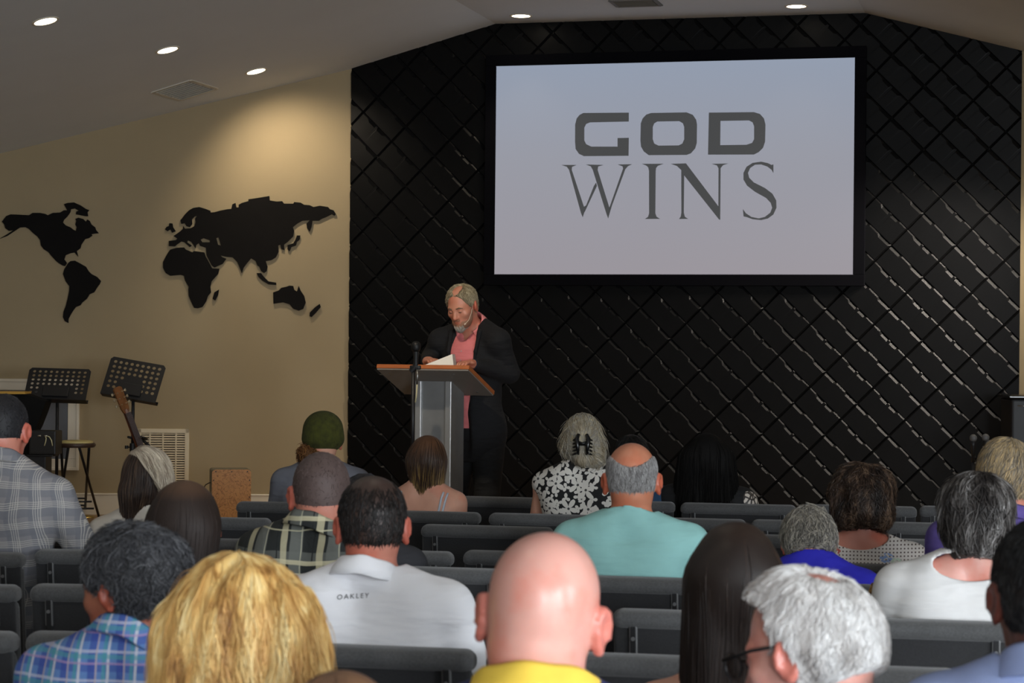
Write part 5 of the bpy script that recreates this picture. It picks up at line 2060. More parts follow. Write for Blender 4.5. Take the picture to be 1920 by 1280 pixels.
# 5 woman with long black hair, front row -----------------------------------------
blk = hair_mat('long_black_hair', H3((10, 9, 9), (15, 14, 13), (22, 20, 19)), 0.75, 0.12)
F = make_fig(1326, 812, 'r1', -4, 6, 0, 1.0, sw=0.17, top=0.016, lx=0.0)
r5 = build_person(F, 'woman with long black hair and black top, alone at the front row centre', SK_BROWN, 0.009, 'tee', cloth('black_top', (20, 20, 22)), 0.7,
                  long_hair(blk, 0.018, 0.34, 0.075, 0.110, 0.065, 0.05, 2400, 0.30, 0.0014), ears=False, seed=6)
V = Vol(np.minimum(F.S[1], F.E[1]) - 0.12, np.maximum(F.S[1], F.E[1]) + 0.12, 0.008)
V.cone(F.S[1] + A(0.005, 0, -0.01), F.S[1] + (F.E[1] - F.S[1]) * 0.72, 0.074, 0.076, 0.01)
V.plane(F.S[1] + A(-0.012, 0, 0), (-1, 0, 0.25))
v, q = V.mesh()
pm = NT('white_sleeve_print')
vv = pm.n('TexVoronoi', feature='DISTANCE_TO_EDGE')
vv.inputs['Scale'].default_value = 34
pm.l(pm.obj(), vv.inputs['Vector'])
pm.l(pm.ramp(vv.outputs['Distance'], [(0.10, srgb(60, 54, 50)), (0.18, srgb(216, 206, 194))]), pm.b.inputs['Base Color'])
props(np_mesh('sleeve', v, q, pm.m, r5), 'white printed sleeve')

# 6 woman with curly brown hair and crochet top, fourth row -----------------------
cb = hair_mat('dark_brown_wavy_hair', H3((34, 27, 23), (66, 50, 40), (138, 112, 90)), 0.4, locks=22)
cr = NT('white_crochet')
x_ = cr.xyz()
sq = lambda s: cr.math('SUBTRACT', cr.math('FRACT', cr.math('ADD', cr.math('DIVIDE', s, 0.0125), 50.0)), 0.5)
rr_ = cr.math('ADD', cr.math('POWER', sq(x_[0]), 2.0), cr.math('POWER', sq(x_[2]), 2.0))
hole = cr.math('LESS_THAN', rr_, 0.05)
ctop = cr.mix(hole, srgb(232, 226, 220), srgb(84, 66, 58))
F = make_fig(1616, 867, 'r4', 6, 6, 2, 1.0, sw=0.172, top=0.034, lx=0.0, bw=1.0)
for (dx, dz_, rx, rz, c1) in ((-0.092, 0.008, 0.028, 0.013, (196, 96, 88)), (0.095, -0.01, 0.024, 0.017, (150, 178, 226)), (0.128, -0.028, 0.020, 0.02, (206, 222, 204))):
    e = cr.math('ADD', cr.math('POWER', cr.math('DIVIDE', cr.math('SUBTRACT', x_[0], float(F.N[0] + dx)), rx), 2.0), cr.math('POWER', cr.math('DIVIDE', cr.math('SUBTRACT', x_[2], float(F.sz + dz_)), rz), 2.0))
    fac = cr.math('MULTIPLY', cr.math('LESS_THAN', e, 1.0), cr.math('GREATER_THAN', cr.noise(120, 2), 0.44))
    ctop = cr.mix(fac, ctop, srgb(*c1))
cr.l(ctop, cr.b.inputs['Base Color'])
cr.b.inputs['Roughness'].default_value = 0.9
cr.bump(cr.math('SUBTRACT', 1.0, hole), 0.4, 0.004)
build_person(F, 'woman with wavy dark brown hair and a white open-knit top in the fourth row', SK_RED, 0.008, 'tee', cr.m, 0.75,
             cap_hair(0.026, cb, 2800, 0.06, 0.012, -0.105, 0.055, (0.0, -0.03, 0.16), 0.0015, None, 0.006, 0.45, None, [((0, -0.045, -0.03), (0.107, 0.085, 0.085)), ((0, -0.03, 0.055), (0.102, 0.112, 0.088))], None, (0.5, 0.9), gap=False, hh=0.006, segs=8), seed=7, scoop=(0.10, 0.10, 0.045, -0.02, 0.035), ears=True)

# 7 woman in royal blue, fifth row ------------------------------------------------
gr = hair_mat('grey_tousled_hair', H3((84, 81, 77), (142, 137, 128), (190, 182, 166)), 0.45)
F = make_fig(1517, 946, 'r5', 4, 24, 0, 0.96, sw=0.15, top=0.014, lx=-0.075, ly=0.05, bw=0.9, dz=0.05, hunch=0.02)
build_person(F, 'woman with short grey hair bowing her head, in a royal blue top', SK_TAN, 0.007, 'tee', cloth('royal_blue_top', (44, 42, 190), 0.05), 0.75,
             cap_hair(0.013, gr, 2600, 0.05, 0.010, -0.072, 0.055, (0, -0.05, 0.14), 0.0013, None, 0.002, 0.5, None, [((0, -0.05, 0.0), (0.082, 0.078, 0.07))], None, (0.4, 0.8)), seed=8)

# 8 woman in the white top, sixth row ---------------------------------------------
dk = hair_mat('dark_hair_grey_streaks', [(0.15, srgb(34, 31, 30)), (0.5, srgb(66, 61, 58)), (0.75, srgb(128, 124, 121)), (0.95, srgb(206, 204, 202))], 0.38, locks=20)
F = make_fig(1830, 886, 'r6', 10, 6, 4, 1.0, sw=0.185, top=0.022, lx=0.05, bw=1.08, nr=0.058)
build_person(F, 'woman with layered dark hair streaked grey and a loose white top, sixth row', SK_PINK, 0.0065, 'tee', cloth('white_cotton_top', (236, 234, 232), 0.03), 0.8,
             cap_hair(0.018, dk, 3000, 0.085, 0.012, -0.118, 0.055, (-0.01, -0.02, 0.16), 0.0016, None, 0.003, 0.25, None, [((0.0, -0.05, -0.02), (0.092, 0.078, 0.085)), ((0, -0.03, 0.05), (0.095, 0.106, 0.085)), ((0.0, -0.06, -0.085), (0.055, 0.05, 0.04))], None, (0.3, 0.7), gap=True, segs=9), seed=9, scoop=(0.115, 0.13, 0.045, 0.0, 0.025), infl=0.02, wob=(0.005, 18))

# 9 man in purple, fifth row ------------------------------------------------------
bl = hair_mat('sandy_grey_hair', H3((92, 88, 84), (150, 134, 108), (196, 168, 120)), 0.45)
F = make_fig(1886, 820, 'r5', 8, 4, 0, 1.05, sw=0.175, top=0.008, lx=0.0)
build_person(F, 'man with short sandy grey hair in a purple shirt, rightmost seated in the fifth row', SK_RED, 0.008, 'collar', cloth('purple_shirt', (96, 80, 150)), 1.0,
             cap_hair(0.010, bl, 2600, 0.04, 0.004, -0.085, 0.05, (0.02, -0.03, 0.15), 0.0012, None, 0, 0.2, None, None, None, (0, 0), twist=0.2), seed=10, collar=(cloth('purple_collar', (96, 80, 150)), 0.045, 0.072, 0))

# 10 tall man in grey plaid, fifth row, left border -------------------------------
pl = plaid('grey_white_plaid', (134, 132, 134), [(0, 0.072, 0.0, 0.030, (114, 115, 122), 0.8), (1, 0.072, 0.2, 0.030, (114, 115, 122), 0.7)] +
           [(a, 0.072, 0.48 + 0.1 * k, 0.0024, (204, 198, 188), 0.6) for a in (0, 1) for k in range(4)], warp=0.05)
bs = hair_mat('cropped_dark_grey_hair', H3((26, 25, 27), (44, 43, 46), (66, 64, 66)), 0.6)
F = make_fig(6, 738, 'r5', -18, 8, 0, 1.08, sw=0.20, top=0.004, bw=1.15, nr=0.064, ly=0.0, dz=0.02)
for x in (-1, 1):
    F.S[x][2] -= 0.045
    F.E[x] += A(x * 0.05, 0, -0.02)
build_person(F, 'tall man with cropped dark hair and a grey plaid shirt at the left border', SK_RED, 0.0068, 'collar', pl, 0.9,
             cap_hair(0.005, bs, 1500, 0.012, 0.002, -0.075, 0.04, (0, -0.03, 0.15), 0.0008, jit=0.6), seed=11, collar=(pl, 0.05, 0.076, 0))

# 11 blonde-grey haired woman, fifth row ------------------------------------------
bg = hair_mat('streaked_blonde_grey_hair', [(0.15, srgb(120, 104, 88)), (0.45, srgb(170, 156, 138)), (0.9, srgb(214, 202, 180))], 0.42, scale=20)
bgd = hair_mat('dark_brown_under_hair', H3((40, 30, 26), (60, 46, 38), (96, 76, 60)), 0.45)


def gathered(F, root, h):
    """light top layer swept to the right over darker hair gathered low on the left"""
    V = Vol(F.O - A(0.2, 0.2, 0.32), F.O + A(0.2, 0.2, 0.2), 0.0065)
    V.ell(F.hp(*CRC), F.hr(*CRR) + 0.010, F.HR, 0.01)
    V.ell(F.hp(-0.005, -0.05, -0.03), F.hr(0.068, 0.06, 0.075), F.HR, 0.03)
    V.cone(F.hp(-0.03, -0.06, -0.05), F.hp(-0.045, -0.075, -0.05) + A(0, 0, -0.12), 0.055 * F.sc, 0.026, 0.03)
    hcut(F, V, (0, 0.06, 0.03), (0, 1, -0.35), 0.01)
    v, q = V.mesh()
    hb = np_mesh('hair', relax(v, q, 1), q, bgd, root)
    strands(F, V, bgd, hb, 2400, 0.16, down(), 0.0014, 10, 0.005, 0.1, -0.001, None, 3, (0, 0), 'strands', v, gravity=0.9)
    V = hair_box(F, (-0.14, -0.16, -0.12), (0.15, 0.14, 0.18), 0.006)
    V.ell(F.hp(*CRC), F.hr(*CRR) + A(0.018, 0.018, 0.016), F.HR, 0.01)
    V.ell(F.hp(0.045, -0.045, -0.01), F.hr(0.062, 0.075, 0.065), F.HR, 0.03)
    hcut(F, V, (0, 0.06, 0.03), (0, 1, -0.35), 0.01)
    hcut(F, V, (-0.055, 0, 0.06), (-0.95, -0.55, -0.75), 0.01)
    V.ell(F.hp(-0.06, -0.10, -0.04), F.hr(0.06, 0.05, 0.09), F.HR, 0.01, 'cut')
    v, q = V.mesh()
    tb = np_mesh('top_hair', relax(v, q, 1), q, bg, hb)
    strands(F, V, bg, tb, 2600, 0.13, lambda hl: np.stack([0.45 + 0.9 * np.clip(hl[:, 2] - 0.03, 0, 1) * 4, -0.25 + 0 * hl[:, 0], -1.0 + 0 * hl[:, 0]], 1), 0.0014, 10, 0.006, 0.12, -0.001, None, 3, (0.1, 0.7), 'top_strands', v)


F = make_fig(275, 836, 'r5', -14, 8, 0, 1.0, sw=0.145, top=0.016, bw=0.9, nr=0.05, lx=0.0)
build_person(F, 'woman with gathered blonde and grey hair and a cream top, left block', SK_LIGHT, 0.0075, 'tee', cloth('cream_top', (206, 198, 186), 0.05), 0.8, gathered, ears=False, seed=12)

# 12 dark brown-haired woman, seventh row -----------------------------------------
db = ombre('dark_brown_hair', (112, 80, 58), (44, 33, 28), (30, 23, 20), 1.0, 1.33, 0.6)
F = make_fig(346, 901, 'r7', -8, 8, 0, 1.0, sw=0.15, top=0.014, bw=0.92, nr=0.05, lx=0.07)
build_person(F, 'woman with smooth dark brown hair between the grey curls and the flannel shirt', SK_LIGHT, 0.008, 'tee', cloth('dark_navy_top', (40, 42, 60)), 0.8,
             long_hair(db, 0.016, 0.22, 0.066, 0.055, 0.03, 0.0, 2600, 0.22, 0.0013, front=0.03, jit=0.06, lift=0.003), ears=True, seed=13)

# 13 man in the flannel shirt, sixth row ------------------------------------------
fm = plaid('black_white_flannel', (34, 37, 36), [(0, 0.115, 0.05, 0.040, (112, 114, 108), 0.8), (1, 0.13, 0.55, 0.030, (112, 114, 108), 0.55),
           (0, 0.115, 0.30, 0.020, (226, 216, 178), 0.55), (0, 0.115, 0.42, 0.004, (26, 28, 28), 1.0), (1, 0.13, 0.62, 0.014, (230, 220, 182), 0.6), (1, 0.13, 0.85, 0.004, (210, 204, 170), 0.7), (0, 0.115, 0.75, 0.003, (200, 196, 168), 0.7)], warp=0.04)
bz = hair_mat('buzzed_brown_hair', H3((70, 56, 52), (96, 80, 76), (122, 104, 100)), 0.6)
F = make_fig(603, 847, 'r6', -2, 6, 0, 1.09, sw=0.18, top=0.003, lx=0.05, bw=1.05, nr=0.062, dz=0.03)
F_fl = F
build_person(F, 'man with a buzz cut and black and white plaid flannel shirt, sixth row', SK_RED, 0.0068, 'collar', fm, 1.0,
             cap_hair(0.0035, bz, 1200, 0.010, 0.0015, -0.07, 0.05, (0, -0.03, 0.15), 0.0007, jit=0.7), seed=14, collar=(fm, 0.05, 0.078, 0))

# 14 dark-haired man in the white polo, seventh row -------------------------------
dh = hair_mat('short_dark_hair', H3((20, 17, 16), (32, 27, 25), (52, 45, 42)), 0.42)
wp = cloth('white_polo', (248, 247, 250), 0.02)
F = make_fig(699, 894, 'r7', 0, 7, 0, 1.04, sw=0.196, top=0.004, bw=1.08, nr=0.062, lx=0.0)
F_ok = F
r_ok = build_person(F, 'man with short dark hair thinning at the crown and a white polo shirt', SK_RED, 0.006, 'collar', wp, 0.75,
                    cap_hair(0.007, dh, 3400, 0.028, 0.004, -0.088, 0.05, (0.01, -0.02, 0.14), 0.001, None, 0, 0.3, keepf=lambda h: (h[:, 0] ** 2 + (h[:, 1] + 0.05) ** 2 > 0.05 ** 2) | (h[:, 2] < 0.09), base_m=skin_mat('dark_stubble_scalp', (62, 46, 40), (0.8, 0.75, 0.72))), seed=15, collar=(wp, 0.05, 0.074, 0), wob=(0.0055, 17))
# dark lettering across the upper back of the polo
tc = bpy.data.curves.new('lettering', 'FONT')
tc.body = 'OAKLEY'
tc.size = 0.0165
tc.space_character = 1.35
tc.align_x = 'CENTER'
to = bpy.data.objects.new('tmp', tc)
COL.objects.link(to)
me = bpy.data.meshes.new_from_object(to)
bpy.data.objects.remove(to)
co = np.array([tuple(v.co) for v in me.vertices])
P = np.stack([F.N[0] + co[:, 0] * 1.1 - 0.016, np.full(len(co), -0.16), F.sz - 0.002 + co[:, 1] + co[:, 0] * 0.10], 1)
for _ in range(12):
    P = P - F.C.grad(P) * (F.C.sample(P) - 0.0022)[:, None] * A(0, 1, 0)
for v, p in zip(me.vertices, P):
    v.co = p
props(link('lettering', me, mat('black_print', (0.012, 0.012, 0.014), 0.7), F.shirt), 'small dark lettering on the white polo')

# 15 curly grey-haired person in blue plaid, eighth row ---------------------------
cg = hair_mat('dark_grey_curls', H3((38, 38, 40), (62, 62, 65), (98, 98, 101)), 0.55)
bp_ = plaid('blue_plaid', (92, 128, 184), [(0, 0.062, 0.0, 0.018, (48, 66, 150), 0.7), (1, 0.062, 0.1, 0.018, (52, 70, 152), 0.6), (0, 0.062, 0.36, 0.006, (214, 214, 214), 0.7), (0, 0.062, 0.52, 0.008, (74, 150, 158), 0.7), (1, 0.062, 0.45, 0.006, (206, 206, 220), 0.55), (1, 0.062, 0.65, 0.009, (74, 150, 158), 0.6), (1, 0.062, 0.85, 0.005, (176, 140, 180), 0.6), (0, 0.062, 0.75, 0.004, (186, 170, 170), 0.7)], warp=0.03)
F = make_fig(246, 981, 4.6, 52, 8, 0, 1.0, face=6, sw=0.17, top=0.020, bw=1.0, nr=0.054, lx=-0.02)
F_cg = F
build_person(F, 'person with short dark grey curls in a blue plaid shirt, face turned left', SK_BROWN, 0.006, 'collar', bp_, 0.8,
             cap_hair(0.019, cg, 3200, 0.035, 0.010, -0.085, 0.05, (0, -0.03, 0.14), 0.0011, None, 0.004, 0.7, None, [((0, -0.035, 0.03), (0.096, 0.115, 0.095))], None, (0.45, 0.9)), seed=16, collar=(bp_, 0.05, 0.068, 0))

# 16 blonde woman, ninth row ------------------------------------------------------
bd = hair_mat('golden_blonde_hair', [(0.08, srgb(138, 92, 46)), (0.34, srgb(200, 152, 86)), (0.6, srgb(228, 190, 120)), (0.9, srgb(248, 228, 172))], 0.45, locks=26)
F = make_fig(447, 1034, 3.7, 4, 8, -4, 1.0, face=4, sw=0.165, top=0.026, bw=0.95, nr=0.05)
F_bd = F


def blonde_extra(F, V):
    V.ell(F.hp(0, -0.03, 0.03), F.hr(0.104, 0.118, 0.10), F.HR, 0.03)
    for x in (-1, 1):
        V.ell(F.hp(x * 0.055, -0.07, -0.10), F.hr(0.075, 0.06, 0.10), F.HR, 0.05)
        V.ell(F.hp(x * 0.075, -0.06, -0.21), F.hr(0.072, 0.06, 0.10), F.HR, 0.05)


build_person(F, 'woman with long wavy golden blonde hair in the rear row', SK_LIGHT, 0.008, 'tee', cloth('beige_top', (180, 160, 140)), 0.8,
             long_hair(bd, 0.022, 0.34, 0.085, 0.085, 0.06, 0.03, 9000, 0.24, 0.0014, wave=(0.30, 0.6), lumps=0.0045, jit=0.10, lift=0.014, hh=0.006, extra=blonde_extra, segs=14, gravity=0.7), ears=False, seed=17)

# 17 bald man with the yellow collar, ninth row -----------------------------------
yc = cloth('yellow_collar_fabric', (238, 202, 76), 0.06)
nv = cloth('navy_shirt', (36, 42, 92), 0.1)
F = make_fig(1022, 997, 3.35, -9, 4, 5, 1.13, sw=0.19, top=0.0, bw=1.1, nr=0.067, lx=0.0, dz=0.018)
F_ba = F
build_person(F, 'bald man with a pink head and a yellow-collared navy shirt, rear row', SK_PINK, 0.0055, 'collar', nv, 0.7, None, seed=18, collar=(yc, 0.056, 0.087, 0))

# 18 woman with long dark brown hair, eighth row ----------------------------------
lb = ombre('long_dark_brown_hair', (70, 50, 38), (40, 31, 27), (56, 42, 36), 0.75, 1.32)
F = make_fig(1380, 976, 4.48, 0, 6, 1, 1.0, sw=0.155, top=0.016, bw=0.9, nr=0.048, lx=0.0, dz=-0.07)
build_person(F, 'woman with very long straight dark brown hair and a bare shoulder, eighth row', SK_LIGHT, 0.0075, 'tank', cloth('dark_strappy_top', (30, 30, 34)), 0.0,
             long_hair(lb, 0.015, 0.60, 0.070, 0.066, 0.038, 0.0, 3800, 0.36, 0.0013, jit=0.05, lift=0.004, segs=12, dx=-0.02), ears=False, scoop=(0.3, 0.3, 0.16, 0.0, 0.03), seed=19, wob=(0, 1))

# 19 white-haired man with glasses, ninth row -------------------------------------
wh = hair_mat('white_wavy_hair', [(0.1, srgb(176, 170, 166)), (0.4, srgb(214, 210, 207)), (0.7, srgb(236, 234, 232)), (0.97, srgb(250, 249, 248))], 0.45, locks=24)
F = make_fig(1520, 1062, 3.63, 60, 14, 2, 1.10, sw=0.175, top=0.012, bw=1.05, nr=0.062, lx=0.05, ly=0.02)
F_wh = F


def white_hair(F, root, h):
    V = hair_box(F, (-0.14, -0.17, -0.15), (0.14, 0.15, 0.18), 0.005)
    V.ell(F.hp(*CRC), F.hr(*CRR) + A(0.014, 0.012, 0.016), F.HR, 0.01)
    V.ell(F.hp(0, -0.05, -0.01), F.hr(0.083, 0.078, 0.072), F.HR, 0.03)
    V.ell(F.hp(0.0, 0.055, 0.085), F.hr(0.06, 0.05, 0.03), F.HR, 0.03)
    V.wobble(0.003, 70, 9)
    hcut(F, V, (0, 0, -0.07), (0, -0.25, -1))
    hcut(F, V, (0, 0.066, 0.06), (0, 0.9, -0.75))
    hcut(F, V, (0, 0.028, -0.02), (0, 1, -0.22))
    ear_gap(F, V)
    V.ell(F.hp(0.0, -0.065, 0.118), F.hr(0.036, 0.045, 0.034), F.HR, 0.01, 'cut')
    for x in (-1, 1):
        V.ell(F.hp(x * 0.070, 0.090, 0.035), F.hr(0.052, 0.085, 0.062), F.HR, 0.012, 'cut')
    v, q = V.mesh()
    hb = np_mesh('hair', relax(v, q, 1), q, wh, root)
    strands(F, V, wh, hb, 6000, 0.05, away((0.0, -0.055, 0.14), 0.4), 0.0011, 9, 0.006, 0.3, 0.0, None, 4, (0.55, 0.9), 'strands', v)
    # spectacles
    gl = obj('glasses', bmesh.new(), None, root)
    gmet = mat('dark_spectacle_metal', (0.03, 0.03, 0.032), 0.3, 0.6)
    for x in (-1, 1):
        bm = bmesh.new()
        tube(bm, [F.hp(x * 0.084, -0.008, 0.012), F.hp(x * 0.080, 0.05, 0.012), F.hp(x * 0.068, 0.112, 0.006)], 0.0028 * F.sc, 8)
        obj('temple', bm, gmet, gl, smooth=True)
        bm = bmesh.new()
        ring = [F.hp(x * 0.036 + 0.028 * math.cos(a), 0.117 - 0.006 * abs(math.cos(a)) * (1 if math.cos(a) * x > 0 else 0), -0.006 + 0.021 * math.sin(a)) for a in np.linspace(0, 2 * math.pi, 25)]
        tube(bm, ring, 0.0022 * F.sc, 8, False)
        obj('rim', bm, gmet, gl, smooth=True)
        bm = bmesh.new()
        vs = [bm.verts.new(p) for p in ring[:-1]]
        bm.faces.new(vs)
        t = MATS.get('lens')
        if t is None:
            n_ = NT('clear_lens')
            n_.b.inputs['Transmission Weight'].default_value = 1.0
            n_.b.inputs['Roughness'].default_value = 0.02
            n_.b.inputs['IOR'].default_value = 1.05
            t = MATS['lens'] = n_.m
        obj('lens', bm, t, gl)
    bm = bmesh.new()
    tube(bm, [F.hp(-0.009, 0.117, -0.002), F.hp(0, 0.121, 0.002), F.hp(0.009, 0.117, -0.002)], 0.0022 * F.sc, 8)
    obj('bridge', bm, gmet, gl, smooth=True)


lbm = cloth('pale_blue_collar', (176, 202, 232), 0.04)
build_person(F, 'white-haired man with dark-rimmed glasses and pale blue collar, looking left', SK_PINK, 0.0052, 'collar', lbm, 0.8, white_hair, seed=20, collar=(lbm, 0.045, 0.078, 0))

# 20 dark-haired man at the right border, eighth row ------------------------------
jb = hair_mat('black_cropped_hair', H3((10, 10, 11), (16, 15, 16), (28, 27, 28)), 0.5)
bcol = cloth('blue_grey_shirt', (138, 152, 192), 0.05)
F = make_fig(1966, 970, 3.45, 14, 5, 0, 1.02, sw=0.18, top=0.008, bw=1.05, nr=0.060, lx=-0.05)
F_rb = F
build_person(F, 'man with black hair and a blue-grey collared shirt at the right border', SK_DARK, 0.0065, 'collar', bcol, 1.0,
             cap_hair(0.010, jb, 2400, 0.02, 0.003, -0.10, 0.05, (0, -0.03, 0.14), 0.0009, jit=0.35), seed=21, collar=(bcol, 0.055, 0.074, 0))

# 21-23 people mostly hidden behind others ----------------------------------------
F = make_fig(1184, 815, 'r1', 0, 6, 0, 0.98, sw=0.15, top=0.012)
build_person(F, 'dark-haired person in dark blue hidden behind the bald teal-shirted man', SK_BROWN, 0.01, 'tee', cloth('dark_blue_top', (32, 62, 92)), 0.8,
             cap_hair(0.014, jb, 1200, 0.03, 0.004, -0.09, 0.05, hh=0.007), seed=22)
F = make_fig(684, 887, 'r5', 0, 8, 0, 0.98, sw=0.16, top=0.010)
F_hd = F
build_person(F, 'grey-dark-haired person hidden between the buzz cut and the dark-haired man in white', SK_LIGHT, 0.01, 'tee', cloth('charcoal_top', (46, 46, 50)), 0.8,
             cap_hair(0.010, bs, 1200, 0.02, 0.003, -0.085, 0.05, hh=0.007), seed=23)
bk = hair_mat('brown_childs_hair', H3((62, 42, 32), (104, 74, 54), (150, 112, 82)), 0.42)
F = make_fig(640, 1256, 2.95, 6, 8, 0, 0.92, face=4, sw=0.13, top=0.012, bw=0.75, nr=0.045, dz=0.02, ar=0.8)
F_ki = F
build_person(F, 'child with brown hair seen only by the top of the head, below the blonde woman', SK_LIGHT, 0.009, 'tee', cloth('striped_top', (150, 140, 150)), 0.8,
             long_hair(bk, 0.012, 0.16, 0.06, 0.045, 0.03, 0.0, 2600, 0.16, 0.0013), ears=False, seed=24)

# mottled brown bag beside the woman in the white top
q = at(1668, 1128, 6.45)
bag = empty('handbag', (q.x, q.y, 0.655), 0, 'brown mottled bag just showing beside the shoulder of the woman in the white top', 'bag')
V = Vol((-0.14, -0.09, -0.02), (0.14, 0.09, 0.30), 0.006)
V.ell((0, 0, 0.11), (0.10, 0.055, 0.115), None, 0.02)
V.plane((0, 0, 0.0), (0, 0, -1))
v, q_ = V.mesh()
t = NT('mottled_brown_leather')
t.l(t.ramp(t.noise(38, 3, 0.5, None, 0.8), [(0.38, srgb(52, 34, 22)), (0.5, srgb(120, 80, 44)), (0.62, srgb(196, 152, 90))]), t.b.inputs['Base Color'])
t.b.inputs['Roughness'].default_value = 0.4
np_mesh('pouch', v, q_, t.m, bag)
bm = bmesh.new()
tube(bm, [(-0.07, 0, 0.19), (-0.05, 0, 0.25), (0, 0, 0.268), (0.05, 0, 0.25), (0.07, 0, 0.19)], 0.007, 8)
obj('handle', bm, t.m, bag, smooth=True)

# chairs under the people of the two rear rows
for F, lb in ((F_cg, 'rear row chair of the person with dark grey curls'), (F_bd, 'rear row chair of the blonde woman'), (F_ba, 'rear row chair of the bald man with a yellow collar'),
              (F_wh, 'rear row chair of the white-haired man with glasses'), (F_rb, 'rear row chair of the black-haired man at the right border'), (F_ki, 'rear row chair of the brown-haired child')):
    rt = Matrix.Rotation(F.face, 3, 'Z')
    chair_at(F.root + rt @ Vector((0, -0.315, 0)), F.face, lb, 8)
# ------------------------------------------------------------------ the speaker at the podium
F = make_fig(866, 533, 12.42, 2 - 14.4 + 164 + math.degrees(math.atan((866 - 960) / FPX)), 24, 3, 0.99, face=164, sw=0.185, top=0.006, ly=0.13, bw=1.0, nr=0.058, floor=ST)
F.hair_top = 0
F.N = F.O + F.HR @ A(0, -0.055, -0.10) + A(0, -0.035, -0.055)
F.sz = F.N[2] - 0.035
F.cy = 0.02
F.S = {x: A(x * 0.195, 0.045, F.sz - 0.045) for x in (-1, 1)}
Rw = Matrix.Rotation(F.face, 3, 'Z')
iw = lambda p: A(*(Rw.inverted() @ (p - F.root)))
# the right hand lies on the left page, the left hand holds the lifted page
F.Wr = {1: iw(at(801, 677, 12.36)), -1: iw(at(890, 683, 12.30))}
F.Hd = {1: iw(at(822, 674, 12.18)) - iw(at(801, 677, 12.36)), -1: iw(at(856, 676, 12.16)) - iw(at(890, 683, 12.30))}
F.Hu = {1: A(0, 0.1, 1), -1: A(0.1, 0.5, 1)}
F.E = {1: A(0.30, -0.02, F.Wr[1][2] + 0.02), -1: A(-0.22, -0.05, F.Wr[-1][2] - 0.05)}
F.curl, F.thumb_in = 0.42, True
hz = ST + 0.90
F.L = {x: (A(x * 0.09, -0.04, hz), A(x * 0.11, 0.01, ST + 0.50), A(x * 0.12, -0.03, ST + 0.10)) for x in (-1, 1)}
sk = skin_mat('speaker_skin', (206, 140, 114), (1.0, 0.74, 0.68), 0.45)
root = empty('person', F.root, F.face, 'bearded man in a black blazer and pink shirt reading at the podium', 'person')


def stand_torso(V, e=0.0, k=0.06):
    V.ell((0, -0.03, hz + 0.05), A(0.16, 0.115, 0.12) + e, None, k)
    V.ell((0, -0.015, hz + 0.24), A(0.148, 0.11, 0.17) + e, None, k)
    V.ell((0, 0.015, F.sz - 0.16), A(0.17, 0.115, 0.17) + e, None, k)
    for x in (-1, 1):
        V.cone(F.N + A(x * 0.045, -0.005, 0.0), F.S[x], 0.045 + e, 0.052 + e, 0.05)


V = Vol(A(-0.42, -0.28, ST), A(0.42, 0.55, F.O[2] + 0.16), 0.0055)
stand_torso(V)
arm_prims(F, V)
leg_prims(F, V)
neck_prims(F, V)
head_prims(F, V)
v, q = V.mesh()
ear_tint(F, np_mesh('body', relax(v, q, 1, 0.3), q, sk, root), v)
# shirt
pink = cloth('pink_shirt', (222, 124, 124), 0.04)
C = Vol(A(-0.3, -0.25, hz - 0.1), A(0.3, 0.3, F.sz + 0.12), 0.008)
stand_torso(C, 0.008, 0.07)
ax = F.hp(0, -0.03, -0.055) - F.N
ax /= np.linalg.norm(ax)
C.cone(F.N + A(0, 0.005, 0.03), F.N + ax * 0.2, 0.068, 0.085, 0.006, 'cut')
C.ell(F.N + A(0, 0.10, 0.0), A(0.026, 0.08, 0.075), None, 0.01, 'cut')
C.plane((0, 0, hz + 0.02), (0, 0, -1))
v, q = C.mesh()
shr = np_mesh('shirt', relax(v, q, 1), q, pink, root)
# open collar
collar_band(F, ax, cloth('pink_collar', (232, 138, 136), 0.04), 0.046, 0.074, shr, 0.012, 74, 0.95, 0.018, 0.028)
bm = bmesh.new()
for k in range(4):
    z = F.sz - 0.07 - 0.085 * k
    p = A(0.0, 0.3, z)[None]
    for _ in range(10):
        p = p - C.grad(p) * (C.sample(p) - 0.001)[:, None]
    lathe(bm, [(0.0055, -0.001), (0.005, 0.002)], tuple(p[0]), 12, Matrix.Rotation(R(-90), 4, 'X'))
obj('buttons', bm, mat('shirt_button', srgb(200, 150, 146), 0.4), shr)
# blazer, open at the front
blz = cloth('black_blazer', (13, 13, 16), 0.12, 0.9)
C = Vol(A(-0.45, -0.3, hz - 0.22), A(0.45, 0.5, F.sz + 0.15), 0.0085)
stand_torso(C, 0.020, 0.08)
C.ell((0, -0.035, hz - 0.02), A(0.19, 0.15, 0.20), None, 0.08)
for x in (-1, 1):
    C.cone(F.S[x], F.E[x], 0.066, 0.056, 0.04)
    C.cone(F.E[x], F.E[x] + (F.Wr[x] - F.E[x]) * 0.93, 0.056, 0.042, 0.02)
C.wobble(0.003, 20, 5)
# the front opening: a long wedge narrowing downwards
C.cone(F.N + A(0, 0.13, 0.02), A(0, 0.15, hz + 0.16), 0.092, 0.062, 0.01, 'cut')
C.cone(A(0, 0.15, hz + 0.16), A(0, 0.16, hz - 0.3), 0.062, 0.095, 0.01, 'cut')
C.cone(F.N + A(0, 0.005, 0.005), F.N + ax * 0.2, 0.076, 0.10, 0.006, 'cut')
C.plane((0, 0, hz - 0.16), (0, 0, -1))
v, q = C.mesh()
bl_ = np_mesh('blazer', relax(v, q, 1), q, blz, root)
